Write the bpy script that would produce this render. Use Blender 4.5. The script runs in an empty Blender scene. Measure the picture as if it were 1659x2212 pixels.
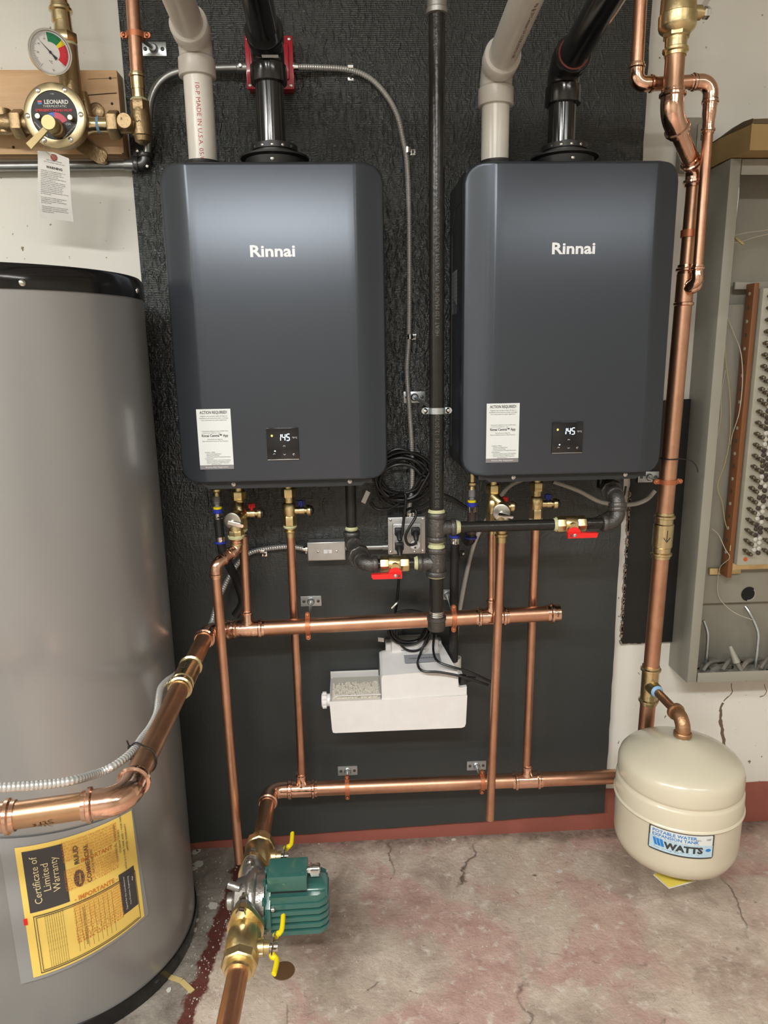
import bpy, bmesh, math, random
from mathutils import Vector as V, Matrix as M
R_ = random.Random(7)
sc = bpy.context.scene
COL = sc.collection
PI = math.pi
# ------------------------------------------------------------ camera (image 1659x2212)
FX, CX, CY = 1534.0, 829.5, 1106.0
n_ = V((746-CX, 765-CY, FX)).normalized()
d_ = V((938-CX, 7900-CY, FX)); d_ = (d_ - n_*d_.dot(n_)).normalized()
x_ = d_.cross(n_)
if x_.x < 0: x_ = -x_
CAM = V((0, -1.89, 1.453))
def w2(c): return V((x_.dot(c), n_.dot(c), -d_.dot(c)))
def P(px, py, Y):
    r = w2(V((px-CX, py-CY, FX))); return CAM + r*((Y-CAM.y)/r.y)
def PZ(px, py, Z):
    r = w2(V((px-CX, py-CY, FX))); return CAM + r*((Z-CAM.z)/r.z)
cd = bpy.data.cameras.new('camera'); cam = bpy.data.objects.new('camera', cd); COL.objects.link(cam)
right, down, fwd = w2(V((1,0,0))), w2(V((0,1,0))), w2(V((0,0,1)))
mw = M((( right.x, -down.x, -fwd.x, CAM.x),(right.y,-down.y,-fwd.y,CAM.y),(right.z,-down.z,-fwd.z,CAM.z),(0,0,0,1)))
cam.matrix_world = mw
cd.sensor_fit = 'VERTICAL'; cd.sensor_height = 24; cd.lens = FX/2212*24; cd.clip_start = .02
sc.camera = cam
# ------------------------------------------------------------ world, light, exposure
wd = bpy.data.worlds.new('world'); sc.world = wd; wd.use_nodes = True
wd.node_tree.nodes['Background'].inputs[0].default_value = (.8,.85,.9,1)
wd.node_tree.nodes['Background'].inputs[1].default_value = .05
sc.view_settings.view_transform = 'Standard'; sc.view_settings.look = 'None'
sc.view_settings.gamma = 1; sc.view_settings.use_curve_mapping = False
sc.view_settings.exposure = 0.5
try:
    sc.cycles.use_denoising = True; sc.cycles.max_bounces = 8; sc.cycles.caustics_reflective = False
except Exception: pass
CEIL = 2.75
LIGHTS = [(-1.75, -2.3, 46), (-.33, -2.75, 52), (1.5, -2.9, 12)]   # x, y, watts of each ceiling fitting
for lx, ly, pw in LIGHTS:
    ld = bpy.data.lights.new('lamp', 'AREA'); ld.shape = 'RECTANGLE'; ld.size = 1.2; ld.size_y = .16
    ld.energy = pw; ld.color = (1, .985, .955)
    lo = bpy.data.objects.new('lamp', ld); COL.objects.link(lo); lo.location = (lx, ly, CEIL-.115)

# ------------------------------------------------------------ materials
def mat(name, col, rough=.5, metal=0, noise=0, nscale=8, bump=0, bscale=60, coat=0, stretch=None, col2=None, emit=None, trans=0, spec=None, rvar=0):
    m = bpy.data.materials.new(name); m.use_nodes = True
    nt = m.node_tree; b = nt.nodes['Principled BSDF']
    b.inputs['Base Color'].default_value = (*col, 1)
    b.inputs['Roughness'].default_value = rough; b.inputs['Metallic'].default_value = metal
    if coat: b.inputs['Coat Weight'].default_value = coat; b.inputs['Coat Roughness'].default_value = .08
    if trans: b.inputs['Transmission Weight'].default_value = trans
    if spec is not None: b.inputs['Specular IOR Level'].default_value = spec
    if emit: b.inputs['Emission Color'].default_value = (*emit[0], 1); b.inputs['Emission Strength'].default_value = emit[1]
    g = nt.nodes.new('ShaderNodeNewGeometry'); vec = g.outputs['Position']
    if stretch:
        mp = nt.nodes.new('ShaderNodeMapping'); mp.inputs['Scale'].default_value = stretch
        nt.links.new(vec, mp.inputs['Vector']); vec = mp.outputs['Vector']
    if noise:
        nz = nt.nodes.new('ShaderNodeTexNoise'); nz.inputs['Scale'].default_value = nscale; nz.inputs['Detail'].default_value = 6; nz.inputs['Roughness'].default_value = .65
        nt.links.new(vec, nz.inputs['Vector'])
        rp = nt.nodes.new('ShaderNodeValToRGB')
        c2 = col2 or tuple(c*.55 for c in col)
        rp.color_ramp.elements[0].position = .5-.25/noise if noise > 1 else .3
        rp.color_ramp.elements[1].position = .7
        rp.color_ramp.elements[0].color = (*[a*(noise if noise < 1 else 1)+b_*(1-(noise if noise < 1 else 1)) for a, b_ in zip(c2, col)], 1)
        rp.color_ramp.elements[1].color = (*col, 1)
        nt.links.new(nz.outputs['Fac'], rp.inputs['Fac']); nt.links.new(rp.outputs['Color'], b.inputs['Base Color'])
        if rvar:
            mr = nt.nodes.new('ShaderNodeMapRange'); mr.inputs['To Min'].default_value = rough+rvar; mr.inputs['To Max'].default_value = rough
            nt.links.new(nz.outputs['Fac'], mr.inputs['Value']); nt.links.new(mr.outputs['Result'], b.inputs['Roughness'])
    if bump:
        n2 = nt.nodes.new('ShaderNodeTexNoise'); n2.inputs['Scale'].default_value = bscale; n2.inputs['Detail'].default_value = 4
        nt.links.new(vec, n2.inputs['Vector'])
        bp = nt.nodes.new('ShaderNodeBump'); bp.inputs['Strength'].default_value = bump; bp.inputs['Distance'].default_value = .003
        nt.links.new(n2.outputs['Fac'], bp.inputs['Height']); nt.links.new(bp.outputs['Normal'], b.inputs['Normal'])
    return m
COP = mat('copper_pipe', (.74,.43,.29), .30, 1, .75, 14, .08, 120, col2=(.50,.26,.17), rvar=.10)
COPD = mat('copper_weathered', (.66,.39,.25), .36, 1, .8, 16, .1, 90, col2=(.40,.24,.14), rvar=.1)
COPF = mat('copper_fitting', (.92,.58,.43), .17, 1, .3, 20, .25, 60)
CLAMPC = mat('copper_clamp', (.55,.20,.10), .45, .7)
BRA = mat('brass', (.80,.66,.37), .34, 1, .5, 25, .2, 90, col2=(.42,.30,.12))
BRAF = mat('pale_brass', (.72,.60,.36), .24, 1, .4, 20, .2, 60, col2=(.45,.36,.18))
BRO = mat('bronze', (.40,.29,.16), .42, .9, .5, 30, .35, 160, col2=(.25,.17,.09))
BROE = mat('bronze_elbow', (.50,.29,.16), .42, .9, .4, 30, .4, 120)
IRON = mat('cast_iron', (.13,.125,.12), .42, .75, .5, 40, .5, 220, col2=(.06,.058,.055))
BLKP = mat('black_pipe', (.022,.021,.02), .26, .35, .5, 50, .25, 120, col2=(.035,.033,.03))
DOPE = mat('thread_sealant', (.60,.60,.34), .6, 0, .4, 60, .5, 200)
DOPEW = mat('white_sealant', (.75,.80,.80), .6)
TEAL = mat('blue_sealant', (.30,.50,.75), .6)
ZINC = mat('zinc_plate', (.56,.60,.62), .36, .9, .4, 90, .1, 120, col2=(.36,.39,.41))
STEEL = mat('steel_armour', (.62,.62,.60), .3, .6)
EMT = mat('steel_conduit', (.36,.37,.36), .38, .9, .4, 30)
CHROME = mat('chrome', (.75,.75,.74), .15, 1)
BOXM = mat('grey_box_metal', (.54,.55,.55), .38, .85, .3, 30)
SCREW = mat('screw_metal', (.62,.61,.58), .25, 1)
SCRD = mat('dark_screw', (.10,.10,.10), .4, .6)
WHP = mat('white_plastic', (.80,.79,.78), .4, 0, .25, 22, 0, col2=(.60,.58,.56))
PVC = mat('pvc', (.60,.57,.52), .32, 0, .35, 9, 0, col2=(.40,.36,.31))
PVCN = mat('pvc_new', (.74,.71,.64), .28, 0, .25, 14, 0, col2=(.52,.49,.43))
BLKV = mat('black_vent_plastic', (.012,.012,.013), .18, 0, coat=.3)
BLKM = mat('black_plastic', (.018,.018,.019), .42)
CORD = mat('black_cord', (.012,.012,.013), .35)
RED = mat('red_enamel', (.40,.012,.028), .3, 0, coat=.3)
REDH = mat('red_handle', (.80,.02,.02), .35)
REDP = mat('red_print', (.45,.06,.05), .6)
YEL = mat('yellow_grip', (.88,.70,.01), .4)
BLUE = mat('blue_clip', (.03,.05,.42), .35)
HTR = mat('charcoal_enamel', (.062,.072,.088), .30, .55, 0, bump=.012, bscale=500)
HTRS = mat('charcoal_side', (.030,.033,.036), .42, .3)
PANELM = mat('panel_glass', (.012,.012,.014), .12)
LOGO = mat('logo_silver', (.82,.84,.86), .4)
INK = mat('black_ink', (.05,.05,.05), .6)
INKG = mat('grey_ink', (.20,.20,.21), .6)
PAPER = mat('label_paper', (.72,.76,.75), .55)
PAPERW = mat('tag_paper', (.78,.77,.73), .7)
GREYP = mat('label_grey', (.22,.21,.22), .5)
LED = mat('led_digits', (.8,.9,1), .5, emit=((.62,.75,1), 2.0))
LEDY = mat('led_amber', (1,.7,.1), .5, emit=((1,.62,.08), 2.2))
TANK = mat('tank_grey', (.335,.335,.33), .30, .5, 0, bump=.06, bscale=5, coat=.3)
TLID = mat('tank_black', (.008,.008,.008), .14)
CREAM = mat('cream_enamel', (.69,.64,.50), .27, 0, .12, 6, coat=.3, bump=0)
GREEN = mat('green_enamel', (.042,.150,.128), .26, 0, coat=.4)
CAST = mat('cast_steel', (.52,.51,.49), .3, .9, .3, 40, .3, 160)
CABM = mat('cabinet_paint', (.33,.32,.27), .42, 0, .35, 5, .03, 60, col2=(.27,.255,.21))
CABI = mat('cabinet_inside', (.29,.275,.225), .55, 0, .5, 5, col2=(.22,.205,.165))
BROWN = mat('brown_bakelite', (.22,.085,.03), .5, 0, .3, 20)
BROWND = mat('brown_bakelite_dark', (.09,.035,.015), .5)
TERM = mat('terminal_plate', (.42,.40,.32), .5, 0, .3, 14)
TBR = mat('terminal_metal', (.17,.145,.11), .4, .8)
TWH = mat('terminal_white', (.60,.58,.52), .4)
TDK = mat('terminal_dark', (.055,.042,.035), .5)
CARD = mat('cardboard', (.40,.27,.11), .75, 0, .25, 8)
CARDD = mat('cardboard_edge', (.11,.075,.04), .8)
WOOD = mat('pine', (.76,.50,.28), .5, 0, .7, 5, .15, 30, stretch=(1.2,5,14), col2=(.58,.34,.16))
WIREW = mat('beige_wire', (.50,.45,.36), .5)
WIREY = mat('yellow_wire', (.50,.42,.18), .5)
DUST = mat('dusty_grey', (.22,.205,.175), .85, 0, .6, 30, .6, 80)
TUBEC = mat('clear_tube', (.42,.40,.36), .22, 0, spec=.7)
YPAP = mat('yellow_certificate', (.92,.66,.16), .5)
YTAG = mat('yellow_tag', (.80,.68,.12), .5)
DKPR = mat('certificate_black', (.055,.05,.05), .5)
ORPR = mat('orange_print', (.62,.20,.03), .6)
BAG = mat('plastic_pouch', (.30,.30,.30), .2, 0)
SKYB = mat('label_blue', (.50,.68,.80), .4)
BLUP = mat('blue_print', (.02,.22,.62), .45)
CHIP = mat('paint_chip', (.62,.60,.54), .8)
STRAW = mat('straw_strip', (.62,.48,.20), .7)
CRUMB = mat('crumbs', (.56,.52,.45), .8)
def wallmat():
    m = mat('wall_paint', (.80,.785,.725), .70, 0, .35, 3.5, .12, 40, col2=(.73,.71,.64)); nt = m.node_tree
    b = nt.nodes['Principled BSDF']; src = b.inputs['Base Color'].links[0].from_socket
    g = nt.nodes.new('ShaderNodeNewGeometry')
    vo = nt.nodes.new('ShaderNodeTexNoise'); vo.inputs['Scale'].default_value = 55; vo.inputs['Detail'].default_value = 3
    nt.links.new(g.outputs['Position'], vo.inputs['Vector'])
    rp = nt.nodes.new('ShaderNodeValToRGB'); rp.color_ramp.elements[0].position = .26; rp.color_ramp.elements[1].position = .30
    nt.links.new(vo.outputs['Fac'], rp.inputs['Fac'])
    mx = nt.nodes.new('ShaderNodeMix'); mx.data_type = 'RGBA'
    nt.links.new(rp.outputs['Color'], mx.inputs['Factor'])
    mx.inputs['A'].default_value = (.22,.17,.11,1); nt.links.new(src, mx.inputs['B'])
    nt.links.new(mx.outputs['Result'], b.inputs['Base Color'])
    return m
WALL = wallmat()
REDW = mat('red_wall_paint', (.33,.105,.08), .5, 0, .4, 12, .2, 50, col2=(.25,.075,.058))
PLAINW = mat('plain_wall', (.55,.53,.47), .8)
CEILM = mat('ceiling_paint', (.55,.54,.50), .8)
def boardmat():
    m = bpy.data.materials.new('black_board'); m.use_nodes = True; nt = m.node_tree; b = nt.nodes['Principled BSDF']
    N = nt.nodes.new; L = nt.links.new
    g = N('ShaderNodeNewGeometry'); sx = N('ShaderNodeSeparateXYZ'); L(g.outputs['Position'], sx.inputs[0])
    mask = N('ShaderNodeMapRange'); mask.inputs['From Min'].default_value = .75; mask.inputs['From Max'].default_value = 1.25; mask.inputs['To Min'].default_value = .10
    L(sx.outputs['Z'], mask.inputs['Value'])
    mul = N('ShaderNodeMath'); mul.operation = 'MULTIPLY'; mul.inputs[1].default_value = 2*PI/.0042; L(sx.outputs['Z'], mul.inputs[0])
    sn = N('ShaderNodeMath'); sn.operation = 'SINE'; L(mul.outputs[0], sn.inputs[0])
    mp = N('ShaderNodeMapping'); mp.inputs['Scale'].default_value = (1,1,.45); mp.inputs['Rotation'].default_value = (0,.5,0); L(g.outputs['Position'], mp.inputs['Vector'])
    nz = N('ShaderNodeTexNoise'); nz.inputs['Scale'].default_value = 75; nz.inputs['Detail'].default_value = 2; nz.inputs['Distortion'].default_value = .8; L(mp.outputs[0], nz.inputs['Vector'])
    rg = N('ShaderNodeMath'); rg.operation = 'SUBTRACT'; rg.inputs[1].default_value = .5; L(nz.outputs['Fac'], rg.inputs[0])
    ab = N('ShaderNodeMath'); ab.operation = 'ABSOLUTE'; L(rg.outputs[0], ab.inputs[0])
    mm = N('ShaderNodeMath'); mm.operation = 'MULTIPLY'; mm.inputs[1].default_value = 4.2; L(ab.outputs[0], mm.inputs[0])
    s2 = N('ShaderNodeMath'); s2.operation = 'MULTIPLY'; s2.inputs[1].default_value = .16; L(sn.outputs[0], s2.inputs[0])
    ad = N('ShaderNodeMath'); ad.operation = 'ADD'; L(mm.outputs[0], ad.inputs[0]); L(s2.outputs[0], ad.inputs[1])
    bp = N('ShaderNodeBump'); bp.inputs['Distance'].default_value = .0022; L(mask.outputs[0], bp.inputs['Strength']); L(ad.outputs[0], bp.inputs['Height']); L(bp.outputs[0], b.inputs['Normal'])
    b.inputs['Base Color'].default_value = (.024,.029,.029,1); b.inputs['Specular IOR Level'].default_value = .8
    rr = N('ShaderNodeMapRange'); rr.inputs['From Min'].default_value = .7; rr.inputs['From Max'].default_value = 1.3; rr.inputs['To Min'].default_value = .55; rr.inputs['To Max'].default_value = .33
    L(sx.outputs['Z'], rr.inputs['Value']); L(rr.outputs[0], b.inputs['Roughness'])
    return m
BOARD = boardmat()
BOARD2 = mat('small_board_black', (.010,.010,.010), .45, 0, .3, 40, .2, 90)
EDGE = mat('board_raw_edge', (.16,.08,.04), .8, 0, .8, 60, 1, 80, col2=(.5,.45,.36))
def floormat():
    m = bpy.data.materials.new('concrete_floor'); m.use_nodes = True; nt = m.node_tree; b = nt.nodes['Principled BSDF']
    N = nt.nodes.new; L = nt.links.new
    g = N('ShaderNodeNewGeometry'); pos = g.outputs['Position']
    def noise(s, det=5, dist=0, off=0, rough=.6):
        mp = N('ShaderNodeMapping'); mp.inputs['Location'].default_value = (off, off*.7, 0); L(pos, mp.inputs['Vector'])
        n = N('ShaderNodeTexNoise'); n.inputs['Scale'].default_value = s; n.inputs['Detail'].default_value = det; n.inputs['Distortion'].default_value = dist; n.inputs['Roughness'].default_value = rough
        L(mp.outputs[0], n.inputs['Vector']); return n.outputs['Fac']
    def ramp(f, a, c, ca=(0,0,0), cc=(1,1,1)):
        r = N('ShaderNodeValToRGB'); r.color_ramp.elements[0].position = a; r.color_ramp.elements[1].position = c
        r.color_ramp.elements[0].color = (*ca,1); r.color_ramp.elements[1].color = (*cc,1); L(f, r.inputs['Fac']); return r.outputs['Color']
    def mix(f, a, c):
        x = N('ShaderNodeMix'); x.data_type = 'RGBA'; L(f, x.inputs['Factor'])
        for s, v in (('A', a), ('B', c)):
            if isinstance(v, tuple): x.inputs[s].default_value = (*v,1)
            else: L(v, x.inputs[s])
        return x.outputs['Result']
    base = ramp(noise(5, 8, .6, 0, .7), .36, .62, (.35,.265,.215), (.64,.54,.45))
    c = mix(ramp(noise(3.0, 7, 1.0, 3.7), .47, .57), base, ramp(noise(16, 5, .5, 9), .35, .65, (.44,.28,.24), (.58,.41,.35)))
    c = mix(ramp(noise(3.6, 5, .8, 11.3), .64, .76), c, (.46,.20,.18))
    c = mix(ramp(noise(2.2, 6, .6, 21), .50, .66), c, ramp(noise(22, 5, .5, 5), .35, .65, (.50,.41,.31), (.66,.575,.46)))
    c = mix(ramp(noise(34, 6, .3, 2), .56, .74), c, (.70,.64,.57))
    c = mix(ramp(noise(26, 6, .8, 31), .66, .74), c, (.15,.115,.095))
    c = mix(ramp(noise(45, 8, .9, 41, .7), .62, .72), c, (.24,.18,.145))
    c = mix(ramp(noise(110, 5, .2, 51), .66, .74), c, (.74,.69,.62))
    sy = N('ShaderNodeSeparateXYZ'); L(pos, sy.inputs[0])
    dy = N('ShaderNodeMath'); dy.operation = 'MULTIPLY_ADD'; dy.inputs[1].default_value = .16; L(noise(14, 6, .4, 61), dy.inputs[0]); L(sy.outputs['Y'], dy.inputs[2])
    vr = N('ShaderNodeTexVoronoi'); vr.feature = 'DISTANCE_TO_EDGE'; vr.inputs['Scale'].default_value = 1.7
    wn = N('ShaderNodeTexNoise'); wn.inputs['Scale'].default_value = 9; wn.inputs['Detail'].default_value = 6; L(pos, wn.inputs['Vector'])
    wm = N('ShaderNodeMix'); wm.data_type = 'VECTOR'; wm.inputs['Factor'].default_value = .10; L(pos, wm.inputs[4]); L(wn.outputs['Color'], wm.inputs[5]); L(wm.outputs[1], vr.inputs['Vector'])
    ck = ramp(vr.outputs['Distance'], .001, .006, (1,1,1), (0,0,0)); cm = N('ShaderNodeMath'); cm.operation = 'MULTIPLY'; L(ck, cm.inputs[0]); L(ramp(noise(4, 3, 0, 81), .50, .60), cm.inputs[1])
    c = mix(cm.outputs[0], c, (.13,.09,.07))
    dirt = ramp(dy.outputs[0], .03, .085, (0,0,0), (.8,.8,.8)); c = mix(dirt, c, ramp(noise(60, 6, 0, 71), .35, .65, (.07,.055,.045), (.26,.21,.17)))
    # left slab greyer
    sx = N('ShaderNodeSeparateXYZ'); L(pos, sx.inputs[0])
    # stripe of dark red paint from the wall towards the room: x = x0 + k*y
    a0, a1 = PZ(522,1865,0), PZ(408,2190,0)
    k = (a1.x-a0.x)/(a1.y-a0.y); x0 = a0.x-k*a0.y
    ky = N('ShaderNodeMath'); ky.operation = 'MULTIPLY'; ky.inputs[1].default_value = -k; L(sx.outputs['Y'], ky.inputs[0])
    xs = N('ShaderNodeMath'); xs.operation = 'ADD'; L(sx.outputs['X'], xs.inputs[0]); L(ky.outputs[0], xs.inputs[1])
    xd = N('ShaderNodeMath'); xd.operation = 'SUBTRACT'; xd.inputs[1].default_value = x0; L(xs.outputs[0], xd.inputs[0])
    wv = N('ShaderNodeMath'); wv.operation = 'MULTIPLY_ADD'; wv.inputs[1].default_value = .05; L(noise(25, 4, 0, 1), wv.inputs[0]); L(xd.outputs[0], wv.inputs[2])
    lf = N('ShaderNodeMath'); lf.operation = 'LESS_THAN'; lf.inputs[1].default_value = .025; L(wv.outputs[0], lf.inputs[0])
    grey = ramp(noise(9, 8, .8, 15, .75), .36, .66, (.17,.145,.12), (.40,.36,.31))
    c = mix(lf.outputs[0], c, grey)
    sh = N('ShaderNodeMath'); sh.operation = 'SUBTRACT'; sh.inputs[1].default_value = .025; L(wv.outputs[0], sh.inputs[0])
    ab = N('ShaderNodeMath'); ab.operation = 'ABSOLUTE'; L(sh.outputs[0], ab.inputs[0])
    st = ramp(ab.outputs[0], .016, .023, (1,1,1), (0,0,0))
    c = mix(st, c, (.115,.034,.026))
    L(c, b.inputs['Base Color']); b.inputs['Roughness'].default_value = .62
    rr = ramp(noise(30, 4, 0, 4), .4, .7, (.42,.42,.42), (.75,.75,.75)); L(rr, b.inputs['Roughness'])
    bp = N('ShaderNodeBump'); bp.inputs['Strength'].default_value = .42; bp.inputs['Distance'].default_value = .006
    bh = N('ShaderNodeMath'); bh.operation = 'ADD'; L(noise(28, 8, .5, 6, .7), bh.inputs[0]); L(noise(90, 3, 0, 8), bh.inputs[1])
    L(bh.outputs[0], bp.inputs['Height']); L(bp.outputs[0], b.inputs['Normal'])
    return m
FLOOR = floormat()

# ------------------------------------------------------------ geometry helpers
class G:
    def __init__(s): s.v = []; s.f = []
    def add(s, vs, fs):
        o = len(s.v); s.v += [V(v) for v in vs]; s.f += [tuple(i+o for i in f) for f in fs]; return s
    def box(s, c, size, mt=None, b=0):
        bm = bmesh.new(); bmesh.ops.create_cube(bm, size=1)
        bmesh.ops.scale(bm, vec=size, verts=bm.verts)
        if b: bmesh.ops.bevel(bm, geom=bm.edges[:], offset=b, segments=2, affect='EDGES', profile=.5)
        m4 = M.Translation(c) @ (mt.to_4x4() if mt is not None else M.Identity(4))
        bm.verts.index_update()
        s.add([m4 @ v.co for v in bm.verts], [[v.index for v in f.verts] for f in bm.faces]); bm.free(); return s
    def bb(s, x0, x1, y0, y1, z0, z1, b=0):
        return s.box(((x0+x1)/2,(y0+y1)/2,(z0+z1)/2), (abs(x1-x0),abs(y1-y0),abs(z1-z0)), None, b)
    def tube(s, pts, r, n=16, cap=True, rf=None, closed=False):
        pts = [V(p) for p in pts]; N = len(pts)
        t0 = (pts[1]-pts[0]).normalized(); u = t0.orthogonal().normalized()
        vs = []
        for i, p in enumerate(pts):
            a = pts[(i-1) % N] if (i or closed) else pts[0]; c = pts[(i+1) % N] if (i < N-1 or closed) else pts[-1]
            t = (c-a).normalized(); u = (u - t*u.dot(t)).normalized(); w = t.cross(u)
            rr = rf(i) if rf else (r[i] if isinstance(r, (list, tuple)) else r)
            for k in range(n):
                an = 2*PI*k/n; vs.append(p + u*(math.cos(an)*rr) + w*(math.sin(an)*rr))
        fs = []
        for i in range(N if closed else N-1):
            for k in range(n):
                a = i*n+k; b2 = i*n+(k+1) % n; j = ((i+1) % N)*n
                fs.append((a, b2, j+(k+1) % n, j+k))
        if cap and not closed: fs.append(tuple(range(n))[::-1]); fs.append(tuple((N-1)*n+k for k in range(n)))
        return s.add(vs, fs)
    def lathe(s, o, d, prof, n=24, ph=0, cap=True, ref=None):
        o = V(o); d = V(d).normalized()
        u = (V(ref) - d*V(ref).dot(d)).normalized() if ref is not None else d.orthogonal().normalized(); w = d.cross(u)
        vs = []; fs = []
        for a, r in prof:
            for k in range(n):
                an = 2*PI*k/n+ph; vs.append(o + d*a + (u*math.cos(an)+w*math.sin(an))*r)
        for i in range(len(prof)-1):
            for k in range(n): fs.append((i*n+k, i*n+(k+1) % n, (i+1)*n+(k+1) % n, (i+1)*n+k))
        if cap: fs.append(tuple(range(n))[::-1]); fs.append(tuple((len(prof)-1)*n+k for k in range(n)))
        return s.add(vs, fs)
    def hex(s, o, d, L, r, ref=None, n=6): return s.lathe(o, d, [(0,r*.93),(L*.12,r),(L*.88,r),(L,r*.93)], n, 0, True, ref)
    def prism(s, poly, o, ex, ey, ez, dep, bev=0):
        """poly in (ex,ey), extruded dep along ez from o"""
        o = V(o); ex = V(ex); ey = V(ey); ez = V(ez); n = len(poly)
        vs = [o+ex*a+ey*b for a, b in poly] + [o+ex*a+ey*b+ez*dep for a, b in poly]
        fs = [tuple(range(n))[::-1], tuple(range(n, 2*n))] + [(i, (i+1) % n, n+(i+1) % n, n+i) for i in range(n)]
        return s.add(vs, fs)
    def ball(s, c, r, n=10, sc_=(1,1,1)):
        c = V(c); vs = []; fs = []; m = n//2
        for i in range(m+1):
            th = PI*i/m
            for k in range(n):
                a = 2*PI*k/n; vs.append(c+V((r*sc_[0]*math.sin(th)*math.cos(a), r*sc_[1]*math.sin(th)*math.sin(a), r*sc_[2]*math.cos(th))))
        for i in range(m):
            for k in range(n): fs.append((i*n+k, (i+1)*n+k, (i+1)*n+(k+1) % n, i*n+(k+1) % n))
        return s.add(vs, fs)
ORG = {}
def mesh_obj(name, g, m, org, sharp=38):
    me = bpy.data.meshes.new(name)
    me.from_pydata([v-org for v in g.v], [], g.f); me.materials.append(m); 
    bm = bmesh.new(); bm.from_mesh(me); bmesh.ops.recalc_face_normals(bm, faces=bm.faces[:]); bm.to_mesh(me); bm.free()
    me.polygons.foreach_set('use_smooth', [True]*len(me.polygons)); me.set_sharp_from_angle(angle=math.radians(sharp))
    me.update(); o = bpy.data.objects.new(name, me); COL.objects.link(o); return o
def thing(name, label, cat, loc, group=None):
    o = bpy.data.objects.new(name, None); COL.objects.link(o); o.empty_display_size = .05
    o.location = loc; ORG[o.name] = V(loc); o['label'] = label; o['category'] = cat
    if group: o['group'] = group
    return o
def part(name, g, m, parent, label=None, kind=None, sharp=38):
    org = ORG[parent.name]; o = mesh_obj(name, g, m, org, sharp); o.parent = parent; ORG[o.name] = org
    if label: o['label'] = label
    if kind: o['kind'] = kind
    return o
def single(name, g, m, label, cat, loc=None, group=None, kind=None, sharp=38):
    loc = V(loc) if loc is not None else g.v[0].copy()
    o = mesh_obj(name, g, m, loc, sharp); o.location = loc; ORG[o.name] = loc; o['label'] = label
    if cat: o['category'] = cat
    if group: o['group'] = group
    if kind: o['kind'] = kind
    return o
def struct(name, g, m):
    o = mesh_obj(name, g, m, V((0,0,0))); o['kind'] = 'structure'; ORG[o.name] = V((0,0,0)); return o
def smooth(pts, k=6, closed=False):
    pts = [V(p) for p in pts]; out = []; n = len(pts)
    rng = range(n if closed else n-1)
    for i in rng:
        if closed: p0, p1, p2, p3 = pts[(i-1) % n], pts[i], pts[(i+1) % n], pts[(i+2) % n]
        else: p0 = pts[max(i-1,0)]; p1 = pts[i]; p2 = pts[i+1]; p3 = pts[min(i+2,n-1)]
        for j in range(k):
            t = j/k; out.append(.5*((2*p1)+(p2-p0)*t+(2*p0-5*p1+4*p2-p3)*t*t+(3*p1-p0-3*p2+p3)*t**3))
    if not closed: out.append(pts[-1])
    return out
def fillet(pts, rad, seg=7):
    pts = [V(p) for p in pts]; out = [pts[0]]
    for i in range(1, len(pts)-1):
        p = pts[i]; a = (pts[i-1]-p).normalized(); b = (pts[i+1]-p).normalized()
        ang = a.angle(b); 
        if ang > 3.1: out.append(p); continue
        t = rad/math.tan(ang/2); c = p+(a+b).normalized()*(rad/math.sin(ang/2))
        s0 = p+a*t-c; s1 = p+b*t-c; tot = s0.angle(s1)
        for j in range(seg+1):
            f = j/seg; out.append(c + (s0*math.sin((1-f)*tot)+s1*math.sin(f*tot))/math.sin(tot))
    out.append(pts[-1]); return out
def resample(pts, step):
    out = [pts[0]]; acc = 0
    for a, b in zip(pts, pts[1:]):
        L = (b-a).length; d = step-acc
        while d <= L: out.append(a+(b-a)*(d/L)); d += step
        acc = (acc+L) % step
    return out
# text: list of (string, u, v, size, align) -> G through a mapping (u,v)->3D
def text(lines, fn, rot=0, extr=0):
    g = G()
    for L in lines:
        s, u, v, size, al = L[:5]; rr = L[5] if len(L) > 5 else rot
        cu = bpy.data.curves.new('t', 'FONT'); cu.body = s; cu.size = size; cu.align_x = al; cu.align_y = 'CENTER'; cu.resolution_u = 2
        if len(L) > 6: cu.offset = L[6]
        o = bpy.data.objects.new('t', cu); me = o.to_mesh()
        c, sn = math.cos(rr), math.sin(rr); xs0 = L[7] if len(L) > 7 else 1
        if xs0 < 0: xs0 = -xs0/max(1e-6, max(p.co.x for p in me.vertices)-min(p.co.x for p in me.vertices))
        for p in me.vertices: p.co.x *= xs0
        g.add([fn(u+p.co.x*c-p.co.y*sn, v+p.co.x*sn+p.co.y*c) for p in me.vertices], [tuple(f.vertices) for f in me.polygons])
        o.to_mesh_clear(); bpy.data.objects.remove(o); bpy.data.curves.remove(cu)
    return g
def quad(g, fn, u0, u1, v0, v1, nu=1, nv=1):
    vs = [fn(u0+(u1-u0)*i/nu, v0+(v1-v0)*j/nv) for j in range(nv+1) for i in range(nu+1)]
    g.add(vs, [(j*(nu+1)+i, j*(nu+1)+i+1, (j+1)*(nu+1)+i+1, (j+1)*(nu+1)+i) for j in range(nv) for i in range(nu)]); return g
X, Y_, Z = V((1,0,0)), V((0,1,0)), V((0,0,1))
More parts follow.
